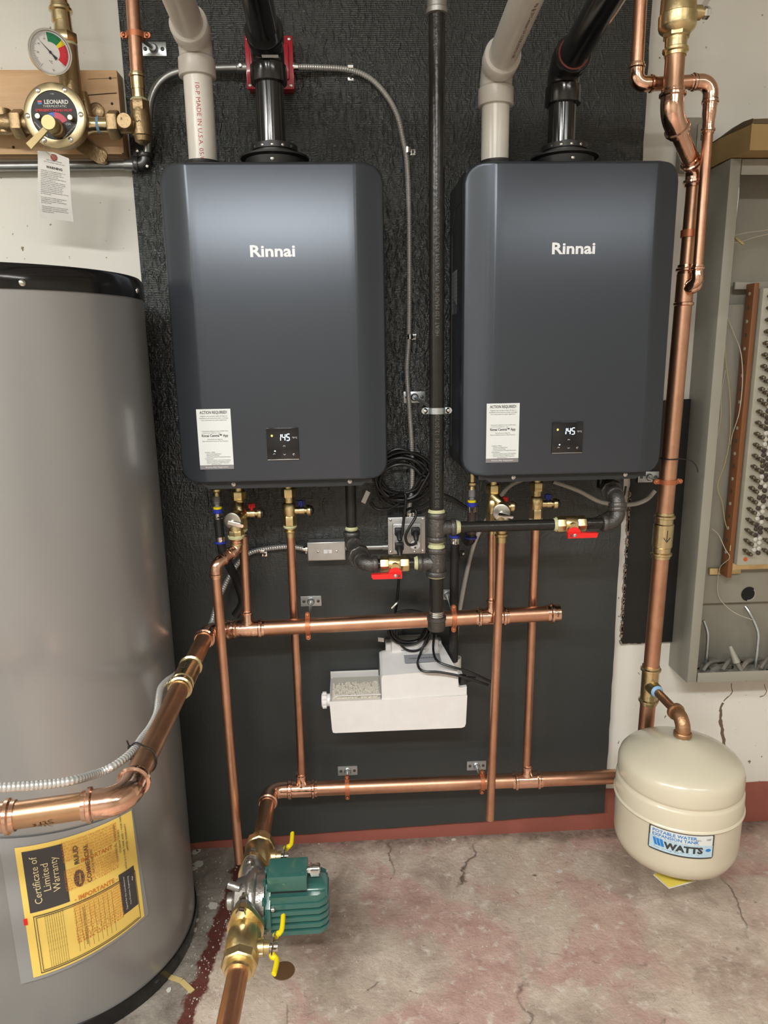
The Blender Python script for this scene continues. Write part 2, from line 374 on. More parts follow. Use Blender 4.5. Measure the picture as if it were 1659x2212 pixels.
# pressed fittings
def sl(r, L=.03): return [(0,r-.001),(0,r+.0022),(.006,r+.0026),(.0085,r+.0062),(.0135,r+.0062),(.016,r+.002),(L,r+.0024)]
def sls(r, L=.02): return [(0,r-.001),(0,r+.0016),(.004,r+.0018),(.0055,r+.0042),(.0095,r+.0042),(.011,r+.0014),(L,r+.0016)]
def sleeve(g, p, d, r, L=.03):
    g.lathe(p, d, (sl if r > .015 else sls)(r, L), 28 if r > .015 else 20); return g
def p_elbow(c, d1, d2, r, rad, L=.03):
    """d1,d2 unit vectors from the corner outwards; returns G and the two mouth points"""
    c = V(c); d1 = V(d1).normalized(); d2 = V(d2).normalized(); g = G()
    t = rad/math.tan(d1.angle(d2)/2)
    m1 = c+d1*(t+L); m2 = c+d2*(t+L)
    g.tube(fillet([m1-d1*L*.6, c, m2-d2*L*.6], rad, 12), r+.0024, 28, False)
    sleeve(g, m1, -d1, r, L); sleeve(g, m2, -d2, r, L); return g, m1, m2
def p_tee(c, d, db, r, rb, hl=.045, hb=.05):
    c = V(c); d = V(d).normalized(); db = V(db).normalized(); g = G()
    g.tube([c-d*(hl-.012), c+d*(hl-.012)], r+.0022, 28, False)
    sleeve(g, c-d*hl, d, r, .03); sleeve(g, c+d*hl, -d, r, .03)
    g.lathe(c+db*(r*.6), db, [(0,rb+.007),(r*.45,rb+.005),(r*.7,rb+.002),(hb-r*.6-.005,rb+.002)], 24)
    sleeve(g, c+db*hb, -db, rb, .022); return g
def screwhead(g, p, d, r=.004, h=.0025): g.lathe(p, d, [(0,r),(h*.6,r*.95),(h,r*.5)], 12); return g
# ============================================================ ROOM
BW = .016          # the white wall's face lies 16 mm behind the board's face (board face y=0)
struct('wall_back', G().bb(-2.6, 2.8, BW, .16, -.02, CEIL), WALL)
struct('wall_left', G().bb(-2.75, -2.6, -4.6, .16, -.02, CEIL), PLAINW)
struct('wall_right', G().bb(2.8, 2.95, -4.6, .16, -.02, CEIL), PLAINW)
struct('wall_front', G().bb(-2.75, 2.95, -4.75, -4.6, -.02, CEIL), PLAINW)
struct('floor', G().bb(-2.75, 2.95, -4.75, .16, -.12, 0), FLOOR)
struct('ceiling', G().bb(-2.75, 2.95, -4.75, .16, CEIL, CEIL+.1), CEILM)
g = G(); rb = random.Random(3); N_ = 150
top = [(-2.6+5.4*i/N_, .138+rb.uniform(-.0015,.0015)) for i in range(N_+1)]
g.prism([(-2.6,.0)]+[(2.8,.0)]+top[::-1], (0,BW,0), X, Z, -Y_, .003); struct('baseboard_back', g, REDW)
def fixture(x, y, lab):
    t = thing('ceiling_light', lab, 'lamp', (x,y,CEIL))
    part('housing', G().prism([(-.13,0),(.13,0),(.10,-.05),(-.10,-.05)], (x-.62,y,CEIL), Y_, Z, X, 1.24), WHP, t)
    for s in (-.05,.05):
        part('tube_lamp', G().tube([(x-.6,y+s,CEIL-.075),(x+.6,y+s,CEIL-.075)], .013, 12), TUBEM, t)
TUBEM = mat('lit_tube', (1,1,1), .5, emit=((1,.97,.9), 9))
for (x,y,p_), lab in zip(LIGHTS, ('ceiling tube light on the left, above the storage tank','ceiling tube light in the middle of the room','ceiling tube light on the right of the room')): fixture(x,y,lab)
g = G()
for pl, w in (([(1580,1476),(1582,1492),(1577,1502),(1563,1515)], .0022), ([(1562,1518),(1556,1533),(1556,1552),(1559,1570),(1561,1590),(1566,1615)], .0065), ([(1651,1478),(1656,1492),(1650,1503),(1641,1506)], .0018)):
    pp = smooth_px = [P(a, b, BW) for a, b in pl]; rr = random.Random(4)
    for a, b in zip(pp, pp[1:]):
        g.tube([a, a.lerp(b,.33)+V((rr.uniform(-.002,.002),0,0)), a.lerp(b,.66)+V((rr.uniform(-.002,.002),0,0)), b], [w*rr.uniform(.4,1), w*rr.uniform(.5,1.1), w*rr.uniform(.5,1), w*rr.uniform(.4,.9)], 6)
for v in g.v: v.y = BW+(v.y-BW)*.12
o_ = mesh_obj('wall_crack', g, mat('crack_brown',(.16,.115,.08),.9), V((0,0,0))); o_.parent = bpy.data.objects['wall_back']
# boards
bl, br_ = -.5045, .7565
g = G(); rb = random.Random(5); pts = [(bl, 2.72), (bl, .030)]
for i in range(1, 26): f = i/25; pts.append((bl+(br_-bl)*f, .033+.034*f+rb.uniform(-.0012,.0012)))
zz = .067
while zz < 2.70: zz += .035; pts.append((br_+rb.uniform(-.0012,.0012), min(zz, 2.72)))
g.prism(pts, (0,BW-.003,0), X, Z, -Y_, .013)
board = single('mounting_board', g, BOARD, 'tall black-painted plywood board on the wall behind both water heaters', 'board', (0,0,.03))
q0, q1 = P(1342,1391,.002), P(1447,1388,.002)
g = G(); rb = random.Random(8); pp = [(q1.x+.015, 1.32), (q1.x+.015, q0.z)]
zz = q0.z
while zz < 1.32: pp.append((q0.x+.002+rb.uniform(-.0016,.0016), zz)); zz += .012
g.prism(pp[::1], (0,BW,0), X, Z, -Y_, .012)
sb = thing('small_black_board', 'narrow black panel with chipped edge behind the brass coupling, left of the cabinet', 'board', (q0.x,BW,q0.z))
part('panel', g, BOARD2, sb)
g = G()
for i in range(70):
    z = q0.z+.35*rb.random()*1.3; z = min(z, 1.3)
    g.box((q0.x+.0005, BW-.007, z), (.004, .011, .006+.006*rb.random()), M.Rotation(rb.uniform(-.5,.5),3,'Y'))
for i in range(18): g.box((q0.x+rb.random()*.1, BW-.006, q0.z-.001), (.006,.010,.003), M.Rotation(rb.uniform(-.3,.3),3,'Y'))
part('splintered_edge', g, EDGE, sb, kind='stuff')
# ============================================================ WATER HEATERS
def heater(cx, lab, side_details):
    z0, z1, w, yf, r = 1.172, 1.845, .237, -.29, .034
    t = thing('water_heater', lab, 'water heater', (cx,0,z0), 'tankless water heaters on the black board')
    def yc(x):
        a = abs(x)
        if a <= .178: return yf
        u = (a-.178)/(.237-.178)
        return yf+.034*(u**1.25) if u > 0 else yf
    xs = [-w, -w+.003, -w+.008, -w+.015, -w+.024, -.203,-.193,-.184,-.1795,-.1765] + [-.16+.04*i for i in range(9)] + [.1765,.1795,.184,.193,.203, w-.024, w-.015, w-.008, w-.003, w]
    def dz(x):
        a = w-abs(x)
        return 0 if a >= r else r-math.sqrt(max(0, r*r-(r-a)**2))
    g = G(); n = len(xs)
    def ring(s, yo):
        L = []
        for x in xs:
            xx = x*(w-s)/w; L.append(V((cx+xx, yc(x)+yo, z1-s-dz(x)*(1-s/w))))
        for x in xs[::-1]:
            xx = x*(w-s)/w; L.append(V((cx+xx, yc(x)+yo, z0+s+dz(x)*(1-s/w))))
        return L
    rings = [ring(.0075,0), ring(.004,.001), ring(.0012,.0035), ring(0,.0075), [V((p.x, yf+.055, p.z)) for p in ring(0,0)]]
    m = 2*n; vs = sum(rings, []); fs = []
    for k in range(len(rings)-1):
        for i in range(m): fs.append((k*m+i, k*m+(i+1) % m, (k+1)*m+(i+1) % m, (k+1)*m+i))
    for i in range(n-1): fs.append((i, i+1, m-2-i, m-1-i))
    fs.append(tuple((len(rings)-1)*m+i for i in range(m)))
    g.add(vs, fs); part('front_cover', g, HTR, t, sharp=50)
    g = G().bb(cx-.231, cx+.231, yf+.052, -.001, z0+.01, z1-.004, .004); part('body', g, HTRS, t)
    g = G().bb(cx-.20, cx+.20, yf+.022, -.03, z0-.012, z0+.02, .002)
    g.prism([(-.2,0),(.2,0),(.175,-.02),(-.175,-.02)], (cx, yf+.018, z0+.004), X, Z, Y_, .004)
    part('bottom_tray', g, HTRS, t)
    for s in (-.118,.148): part('screw', screwhead(screwhead(G(), (cx+s, yf+.018, z0-.006), -Y_, .0052), (cx+s, yf+.016, z0-.006), -Y_, .003, .002), SCREW, t)
    for s in (-.07,.075): part('top_clip', G().lathe((cx+.03+s*2, -.21, z1-.004), Z, [(0,.008),(.006,.008),(.008,.005)], 14), SCREW, t)
    # collars on the top
    # lettering
    f = lambda u, v: V((cx-.003+u, yf-.0006, 1.6675+v))
    part('brand_lettering', text([('Rinnai',0,0,.0325,'CENTER',0,.0009,1.22)], f), LOGO, t)
    # control panel
    px, pz = cx, 1.259
    pn = part('control_panel', G().box((px, yf-.001, pz), (.0715,.004,.0715), None, .001), PANELM, t)
    part('panel_edge', G().box((px, yf-.0032, pz-.0355), (.070,.0012,.0012)), CHROME, pn)
    f = lambda u, v: V((px+u, yf-.0035, pz+v))
    seg = {'1':'bc','4':'fgbc','5':'afgcd'}
    gg = G(); h = .0072; wd_ = .0064
    for i, ch in enumerate('145'):
        ux = -.0080+i*.0098; vz = .0145
        S = {'a':(0,h*2,1),'g':(0,h,1),'d':(0,0,1),'f':(-wd_/2,h*1.5,0),'b':(wd_/2,h*1.5,0),'e':(-wd_/2,h*.5,0),'c':(wd_/2,h*.5,0)}
        for q in seg[ch]:
            a, b2, hz = S[q]; ww, hh = (wd_*.40,.0007) if hz else (.0008,h*.43)
            quad(gg, f, ux+a-ww+b2*.12, ux+a+ww+b2*.12, vz+b2-h-hh, vz+b2-h+hh)
    part('display_digits', gg, LED, pn)
    gg = G(); gg.add([f(-.0235+.0022*math.cos(k*PI/4), .0185+.0024*math.sin(k*PI/4)) for k in range(8)], [tuple(range(8))]); part('flame_lamp', gg, LEDY, pn)
    gg = G(); gg.add([f(-.018+.0016*math.cos(k*PI/4), -.016+.0016*math.sin(k*PI/4)) for k in range(8)], [tuple(range(8))]); part('status_lamp', gg, LED, pn)
    f2 = lambda u, v: V((px+u, yf-.0034, pz+v))
    gg = text([('°F/°C',.027,.013,.0052,'CENTER')], f2)
    for (u, v, s) in ((.003,-.005,1),(.003,-.024,-1),(-.02,-.0225,1)):
        for q in (-1,1):
            gg.add([f2(u,v+.0016*s), f2(u,v+.0008*s), f2(u+q*.0026,v-.0012*s), f2(u+q*.0026,v-.0004*s)], [(0,1,2,3)])
    for k in range(10):
        a = k/10*2*PI*.85; gg.add([f2(.0235+.0022*math.cos(a+b3)*rr, -.024+.0022*math.sin(a+b3)*rr) for b3, rr in ((0,1),(0,.7),(.5,.7),(.5,1))], [(0,1,2,3)])
    part('panel_symbols', gg, LOGO, pn)
    # sticker
    sx_, sz_ = cx-.1495, 1.272; W, H = .0375, .0672
    f0 = lambda u, v: V((sx_+u, yf-.0008, sz_+v)); f1 = lambda u, v: V((sx_+u, yf-.0014, sz_+v))
    st = part('instruction_sticker', G().box((sx_, yf-.0006, sz_), (W*2,.001,H*2)), PAPER, t)
    part('sticker_footer', quad(G(), lambda u, v: V((sx_+u, yf-.0012, sz_+v)), -W, W, -H, -H+.0095), GREYP, st)
    part('footer_print', text([('Remove After Registration',0,-H+.0048,.0046,'CENTER')], lambda u,v: V((sx_+u, yf-.0016, sz_+v))), LOGO, st)
    b = [('ACTION REQUIRED!',0,.0595,.0090,'CENTER',0,.0002,-.060),('Register your product within 30 days of',0,.0515,.0036,'CENTER'),('installation and extend your labor coverage.',0,.0472,.0036,'CENTER'),('Scan code below for quick registration',0,.0428,.0036,'CENTER'),
         ('• Residential: Additional 5 years (6/250 value)',-.029,.0185,.0032,'LEFT'),('• Commercial: Additional 1 year',-.029,.0145,.0032,'LEFT'),('Rinnai Central™ App',0,.0082,.0082,'CENTER',0,.0002,-.058),
         ('Download our App for',0,.0002,.0036,'CENTER'),('Easy and Quick access to Key Features',0,-.0040,.0036,'CENTER'),
         ('Installers / PROs',-.025,-.0290,.0035,'LEFT'),('• Quick Unit Registration',-.023,-.0325,.0034,'LEFT'),('• Remote Monitoring',-.023,-.0360,.0034,'LEFT'),('• Latest Manuals & Training Information',-.023,-.0395,.0034,'LEFT'),
         ('Homeowners',-.025,-.0432,.0035,'LEFT'),('• Easy Recirculation Control & Scheduling',-.023,-.0465,.0032,'LEFT'),('• Real-time Status & Maintenance Alerts',-.023,-.0498,.0032,'LEFT'),('• Quick Connection to PRO Assistance',-.023,-.0531,.0032,'LEFT'),('And Much More...',0,-.0562,.0032,'CENTER')]
    part('sticker_print', text(b, f1), INK, st)
    if side_details:
        xs_ = cx-.2312; zA, zB = 1.215, 1.785
        g = G()
        for (ya, za, yb, zb_) in ((-.045,zA,-.045,zB-.05),(-.045,zB-.05,-.085,zB),(-.085,zB,-.22,zB)):
            g.tube([(xs_,ya,za),(xs_,yb,zb_)], .0012, 6)
        part('side_groove', g, INK, t)
        g = G()
        for k in range(66): z = 1.225+.0052*k; g.box((xs_-.0004, -.125, z), (.0016,.10,.0022), M.Rotation(.35,3,'X'))
        part('side_louvre', g, HTR, t, kind='stuff')
        f = lambda u, v: V((xs_-.0012, -.10-u, 1.60+v))
        s_ = part('rating_sticker', quad(G(), lambda u,v: V((xs_-.0006, -.10-u, 1.60+v)), -.05,.035,-.055,.045), mat('dull_sticker',(.22,.24,.25),.5), t)
        part('rating_print', text([('RATING PLATE   120 V   60 Hz',0,.035-.009*i,.006,'CENTER') for i in range(9)], f), INK, s_)
    return t
HL, HR = -.1455, .5020
heater(HL, 'dark charcoal wall-hung water heater on the left, brightly lit top, front label reads Rinnai', True)
heater(HR, 'dark charcoal wall-hung water heater on the right, showing its ribbed left side', True)
# ============================================================ VENT PIPES
def vent(x, top, zb, m, lab, white, mlow=None, rad=.05):
    r = .0302; t = thing('vent_pipe', lab, 'pipe', (x, top, 1.84))
    c = V((x, top, zb)); d2 = V((0,-1,.10)).normalized(); L = .034
    e = c+d2*1.15
    part('pipe', G().tube([(x,top,1.835), c-Z*.06], r, 32), mlow or m, t)
    rad = .034; tt = rad*1.05
    g = G(); m1 = c-Z*(tt+L); m2 = c+d2*(tt+L)
    g.tube(fillet([m1, c, m2], rad, 12), r+.0045, 32, False)
    g.lathe(m1, Z, [(0,r),(0,r+.0075),(.002,r+.0085),(.034,r+.0080),(.038,r+.0045)], 32)
    g.lathe(m2, -d2, [(0,r),(0,r+.0070),(.002,r+.0085),(.034,r+.0080),(.038,r+.0045)], 32)
    part('elbow', g, m, t)
    part('upper_pipe', G().tube([c+d2*(tt+.01), e], r, 32), m, t)
    return t, c, d2, r
vY = -.2
tL, cL, dL, rv = vent(-.297, vY, 2.10, PVC, 'white plastic vent pipe above the left heater with red date print', 1, PVCN)
tBL, cBL, _, _ = vent(-.147, vY, 2.088, BLKV, 'glossy black plastic vent pipe above the left heater, in front of the red box', 0)
tR, cR, _, _ = vent(.342, vY, 2.045, PVC, 'white plastic vent pipe above the right heater, its upper length slanting right', 1, PVCN)
tBR, cBR, _, _ = vent(.490, vY, 2.048, BLKV, 'black plastic vent pipe above the right heater, with red primer at its elbow', 0)
part('primer_ring', G().lathe(cBR+V((0,-1,.1)).normalized()*.068, V((0,-1,.1)), [(0,rv+.001),(.001,rv+.0030),(.004,rv+.0003)], 32), mat('primer_red',(.20,.04,.03),.4), tBR)
g = G(); quad(g, lambda u,v: cBL+V((.014+u,-.05+v,-.0395-.0+abs(u)*.0))+V((0,0,.1*(.05-v))), -.022,.012,-.006,.006, 4); part('pipe_sticker', g, PAPER, tBL)
def around(x, y, r, ph0):   # maps (u across, v up) onto a vertical cylinder
    return lambda u, v: V((x+r*math.sin(ph0+u/r), y-r*math.cos(ph0+u/r), v))
f = around(-.298, vY, rv+.0004, .12)
part('pipe_print', text([('10-P MADE IN U.S.A. 05/03/24', 0, 1.925, .0125, 'CENTER', -PI/2, 0, 1.12)], f), REDP, tL)
dd = V((0,-1,.10)).normalized(); nn = V((0,-.10,-1)).normalized()
def slant(c, r, ph0): return lambda u, v: c + dd*v + (nn*math.cos(ph0+u/r)+X*math.sin(ph0+u/r))*(r+.0004)
part('pipe_print', text([('PSI @ 23°C w/drain  U.P. CODE ASTM D-1785 ', 0, .205, .0095, 'CENTER', -PI/2)], slant(cR, rv, .30)), mat('maroon_print',(.12,.03,.03),.6), tR)
def collar(x, lab):
    t = thing('vent_collar', lab, 'collar', (x, vY, 1.845))
    part('neck', G().lathe((x,vY,1.843), Z, [(0,.047),(.040,.047),(.041,.050),(.052,.050),(.053,.0325),(.058,.0325)], 36), BLKM, t)
    part('flange', G().lathe((x,vY,1.8435), Z, [(0,.060),(.022,.064),(.025,.074),(.0285,.0745),(.029,.045)], 48), BLKM, t)
    for a in (-.9,-.45,0,.45,.9):
        part('screw', screwhead(G(), (x+.049*math.sin(a), vY-.049*math.cos(a), 1.888), V((math.sin(a),-math.cos(a),0)), .0035), SCREW if abs(a) < .5 else SCRD, t)
    part('screw', screwhead(G(), (x, vY-.0625, 1.857), -Y_, .0042), SCREW, t)
collar(-.142, 'round black collar where the black vent enters the left heater')
collar(.4985, 'round black collar where the black vent enters the right heater')
for x, lab in ((-.298,'short black ring around the white vent on the left heater'),(.3465,'short black ring around the white vent on the right heater')):
    single('vent_ring', G().lathe((x,vY,1.842), Z, [(0,.040),(.010,.040),(.012,.0385),(.022,.0375),(.022,.0305)], 36), BLKM, lab, 'collar', (x,vY,1.842))
# ============================================================ GAS PIPE
gY, gx = -.27, .204; gt = thing('gas_pipe', 'tall black iron gas pipe between the heaters with cast tees, side branches and drip cap', 'pipe', (gx,gY,.78))
zt1, zt2 = P(942,1140,gY).z, P(942,1215,gY).z
R1 = .0168
part('riser', G().tube([(gx,gY,zt1+.03),(gx,gY,P(945,40,gY).z+.01)], R1, 28), BLKP, gt)
zc = P(945,33,gY).z
part('coupling', G().lathe((gx,gY,zc), Z, [(0,.0175),(.001,.0222),(.010,.0225),(.012,.0205),(.05,.0205),(.052,.0225),(.062,.0222)], 28), mat('grey_coupling',(.36,.35,.33),.4,.7), gt)
part('riser', G().tube([(gx,gY,zc+.05),(gx,gY,CEIL-.004)], R1, 28), BLKP, gt)
part('yellow_sticker', quad(G(), lambda u,v: V((gx+.0215*math.sin(u), gY-.0215*math.cos(u), zc+.045+v)), .5,1.1,0,.02,4), YEL, gt)
def band(g, p, d, r, L=.012): g.lathe(p, d, [(0,r-.004),(0,r+.003),(.002,r+.0045),(L-.002,r+.0045),(L,r+.003),(L+.001,r-.002)], 28); return g
def itee(zc, sx, hu=.038, hd=.032, label=None):
    g = G(); g.lathe((gx,gY,zc-hd), Z, [(0,.019),(.012,.0215),(hd,.0235),(hd+hu-.012,.0215),(hd+hu,.019)], 28)
    band(g, (gx,gY,zc+hu-.013), Z, .0205); band(g, (gx,gY,zc-hd), Z, .0205)
    g.lathe((gx+sx*.012,gY,zc), X*sx, [(0,.021),(.012,.018),(.028,.016)], 24); band(g, (gx+sx*.034,gY,zc), X*sx, .0165, .011)
    part('tee', g, IRON, gt)
itee(zt1, 1); itee(zt2, -1)
f = lambda u, v: V((gx+u, gY-.0238, v))
part('cast_lettering', text([('P',0,zt1-.012,.014,'CENTER',0,.0006),('8',0,zt1+.012,.011,'CENTER',0,.0006),('2',0,zt2+.008,.014,'CENTER',0,.0006),('8',0,zt2-.014,.011,'CENTER',0,.0006)], f), mat('cast_raised',(.22,.21,.20),.4,.8), gt)
part('nipple', G().tube([(gx,gY,zt2+.02),(gx,gY,zt1-.02)], R1-.001, 24), DOPE, gt)
for z in (zt1+.039, zt1-.034, zt2+.039, zt2-.034):
    part('sealant', G().lathe((gx,gY,z-.003), Z, [(0,.0175),(.002,.0205),(.005,.0200),(.009,.0172)], 24), DOPE, gt)
zcap = P(942,1345,gY).z
part('drip_leg', G().tube([(gx,gY,zcap+.01),(gx,gY,zt2-.03)], R1, 28), BLKP, gt)
part('threads', G().lathe((gx,gY,zcap+.016), Z, [(k*.0022, R1+(.0008 if k % 2 else 0)) for k in range(8)], 24), SCREW, gt)
part('end_cap', G().lathe((gx,gY,zcap-.018), Z, [(0,.0195),(.003,.0215),(.024,.0218),(.026,.0235),(.034,.0235),(.036,.0185)], 28), IRON, gt)
# emboss line of text on riser
f = around(gx, gY, R1+.0005, 0.0)
PG = mat('pipe_print_grey',(.085,.085,.082),.4)
for s_, v_, z_ in (('HEAT 120 MADE IN USA  ASTM A53  ULG 40 B 1', 1.62, .0125),('300 ES FUC CUSTU 1 N SH1 12/20/2023', 1.215, .0135)): part('embossed_print', text([(s_, .0, v_, z_,'CENTER',PI/2)], f), PG, gt)
# right branch
rz = zt1; xr = P(1345,1137,gY).x - .012; rb_ = .0133
def bvalve(xc, z, flip, lab):
    t = thing('gas_valve', lab, 'valve', (xc,gY,z))
    g = G(); g.hex((xc-.034,gY,z), X, .020, .0205, Z, 8); g.hex((xc+.014,gY,z), X, .020, .0205, Z, 8)
    g.lathe((xc-.016,gY,z), X, [(0,.017),(.004,.0195),(.028,.0195),(.032,.017)], 24); g.lathe((xc,gY-.012,z-.002), -Y_, [(0,.011),(.016,.010)], 16)
    part('body', g, BRA, t)
    s = -1 if flip else 1; yh = gY-.030; g = G()
    hub = [(.0155*math.cos(a*PI/10), .013*math.sin(a*PI/10)) for a in range(0,11)]
    g.prism([(s*a, b) for a, b in hub] + [(-s*.0155,-.012),(s*.053,-.012),(s*.056,-.009),(s*.056,-.001)], (xc,yh,z-.014), X, Z, Y_, .007)
    g.prism([(-s*.0155,-.012),(s*.053,-.012),(s*.056,-.001),(s*.018,.0),(-s*.0155,.0)], (xc,yh+.0005,z-.014), X, Z, -Y_, .006)
    hd = part('handle', g, REDH, t, 'red lever handle')
    part('handle_screw', screwhead(G(), (xc+s*.0,yh-.0055,z-.019), -Y_, .0042), SCREW, t)
    part('handle_print', text([('X',-s*.009,-.006,.011,'CENTER',0,.0004)], lambda u,v: V((xc+u,yh-.0062,z-.014+v))), INK, t)
xv = P(1232,1140,gY).x
part('branch_pipe', G().tube([(gx+.035,gY,rz),(xv-.025,gY,rz)], rb_, 24), BLKP, gt)
part('sealant', G().lathe((gx+.044,gY,rz), X, [(0,.0165),(.004,.017),(.012,.0135)], 20), DOPE, gt)
part('sealant', G().lathe((xv-.041,gY,rz), X, [(0,.0138),(.006,.0175),(.009,.017)], 20), DOPE, gt)
part('branch_pipe', G().tube([(xv+.025,gY,rz),(xr-.02,gY,rz)], rb_, 24), BLKP, gt)
part('sealant', G().lathe((xr-.034,gY,rz), X, [(0,.0138),(.004,.0165),(.009,.016)], 20), DOPE, gt)
bvalve(xv, rz, False, 'brass gas valve with red lever under the right heater')
def ielbow(c, d1, d2, r, rad=.026, L=.012):
    g = G(); t = rad/math.tan(V(d1).angle(V(d2))/2); m1 = V(c)+V(d1)*(t+L); m2 = V(c)+V(d2)*(t+L)
    g.tube(fillet([m1, c, m2], rad, 10), r+.0042, 24, True); band(g, m1-V(d1)*.011, d1, r+.0035, .012); band(g, m2-V(d2)*.011, d2, r+.0035, .012); return g
e1 = V((xr,gY,rz)); hin = P(1300,1052,-.16)       # gas inlet under the right heater
dU = V((0,.25,1)).normalized(); e2 = V((xr,gY+.012,rz+.058))
part('elbow', ielbow(e1, -X, dU, rb_), IRON, gt)
d3 = V((hin.x-e2.x, hin.y-e2.y, .030)).normalized()
part('elbow', ielbow(e2, -dU, d3, rb_, .022, .010), IRON, gt)
part('sealant', G().lathe(e1+dU*.034, dU, [(0,.0150),(.003,.0168),(.009,.015)], 20), DOPE, gt)
u0 = e2+d3*.036
part('union', G().hex(u0, d3, .017, .026, Z, 8).hex(u0+d3*.017, d3, .012, .021, Z, 8), IRON, gt)
part('inlet_pipe', G().tube([u0+d3*.02, hin+V((0,0,.0)), V((hin.x,hin.y,1.20))], rb_, 20), BLKP, gt)
part('inlet_nut', G().hex((hin.x,hin.y,1.148), Z, .022, .022), IRON, gt)
# left branch
lz = zt2; xv2 = P(852,1221,gY).x; xl = P(787,1218,gY).x
part('branch_pipe', G().tube([(gx-.035,gY,lz),(xv2+.025,gY,lz)], rb_, 24), BLKP, gt)
part('sealant', G().lathe((gx-.044,gY,lz), -X, [(0,.0165),(.004,.0165),(.010,.0135)], 20), DOPE, gt)
part('branch_pipe', G().tube([(xv2-.025,gY,lz),(xl,gY,lz)], rb_, 24), BLKP, gt)
bvalve(xv2, lz, True, 'brass gas valve with red lever under the left heater')
e1 = V((xl,gY,lz)); ct = P(762,1170,-.16); d4 = (V((ct.x, ct.y, ct.z-.012))-e1); d4.normalize()
part('elbow', ielbow(e1, X, d4, rb_, .024, .012), IRON, gt)
u0 = e1+d4*.038
part('union', G().hex(u0+d4*.004, d4, .020, .029, X, 8).lathe(u0, d4, [(-.008,.019),(.0,.020),(.03,.022),(.036,.019)], 24), IRON, gt)
part('sealant', G().lathe(u0-d4*.007, d4, [(0,.0145),(.004,.0175),(.009,.015)], 20), DOPE, gt)
gi = V((ct.x-.002, ct.y, ct.z))
part('elbow', ielbow(gi, Z, -d4, rb_, .02, .008), IRON, gt)
part('inlet_pipe', G().tube([gi+Z*.02, (gi.x,gi.y,1.19)], rb_, 20), BLKP, gt)
part('inlet_nut', G().hex((gi.x,gi.y,1.150), Z, .018, .020), IRON, gt)
part('sealant', G().lathe((gi.x,gi.y,gi.z+.030), Z, [(0,.0150),(.004,.0165),(.009,.0138)], 20), DOPE, gt)
# ============================================================ COPPER HEADERS AND DROPS
hU, hLy, RH, R3 = -.16, -.10, .0203, .0112
zU, zL = .767, .262
xe = P(450,1365,hU).x
up = thing('hot_water_header', 'upper horizontal copper pipe with crimped tees, capped at its right end', 'pipe', (xe,hU,zU))
xcap = P(1210,1326,hU).x
t1, t2 = P(535,1350,hU).x, P(1062,1330,hU).x
zH = lambda x: zU + (x-xe)*.018
def U(x): return V((x,hU,zH(x)))
part('pipe', G().tube([U(xe+.03), U(t1)], RH, 28), COP, up); part('pipe', G().tube([U(t1), U(t2)], RH, 32), COP, up); part('pipe', G().tube([U(t2), U(xcap-.01)], RH, 28), COP, up)
part('tee', p_tee(U(t1), X, Z, RH, R3, .043, .052), COPF, up); part('tee', p_tee(U(t2), X, Z, RH, R3, .043, .052), COPF, up)
cp = part('end_cap', G().lathe(U(xcap), -X, [(0,RH-.004),(.002,RH+.0015),(.018,RH+.0022),(.020,RH+.0062),(.025,RH+.0062),(.028,RH+.0024),(.036,RH+.0024)], 28), COPF, up)
part('cap_print', text([('viega',0,0,.008,'CENTER',PI/2)], lambda u,v: U(xcap)+V((-.012+u,-RH-.003,.004+v))), INK, cp)
dd0 = V((0,-1,0)); 
g, m1, m2 = p_elbow(U(xe), X, dd0, RH, .034); part('elbow', g, COPF, up)
# line running from the elbow towards the room, then left
zR = zH(xe); xR = xe
yC0 = -.36; yC1 = -.49      # check valve
yT = PZ(272,1728,zR).y
run = thing('supply_pipe', 'thick weathered copper pipe running forward from the upper header and turning left across the tank', 'pipe', (xR,yT,zR))
part('pipe', G().tube([(xR,hU-.05,zR),(xR,yC0-.01,zR)], RH, 28), COPD, run)
part('pipe', G().tube([(xR,yC1+.01,zR),(xR,yT+.03,zR)], RH, 28), COPD, run)
dl = (PZ(60,1750,zR)-PZ(190,1740,zR)); dl.z = 0; dl = PZ(130,1748,zR)-PZ(272,1728,zR); dl.z = 0; dl.normalize()
g, m1, m2 = p_elbow((xR,yT,zR), Y_, dl, RH+.0008, .036, .032); part('elbow', g, COPF, run)
c2 = V((xR,yT,zR)); pA = c2+dl*.06; pB = c2+dl*.32
part('pipe', G().tube([pA, c2+dl*.175], RH+.0005, 28), mat('golden_copper',(.70,.44,.27),.28,1,.4,20,col2=(.42,.22,.10)), run)
g = p_tee(c2+dl*.205, dl, V((-.35,-.2,-.9)), RH+.0008, .016, .046, .06); part('tee', g, COPF, run)
part('pipe', G().tube([c2+dl*.24, c2+dl*.62], RH, 28), COPD, run)
part('pipe_print', text([('Stream',0,0,.02,'CENTER',PI)], lambda u,v: c2+dl*(.128)+V((u,0,0))+V((0,-1,0))*(RH+.0008)*math.cos((v-.012)/RH)+V((0,0,1))*(RH+.0008)*math.sin((v-.012)/RH)), mat('pipe_ink',(.16,.07,.03),.5,.3), run)
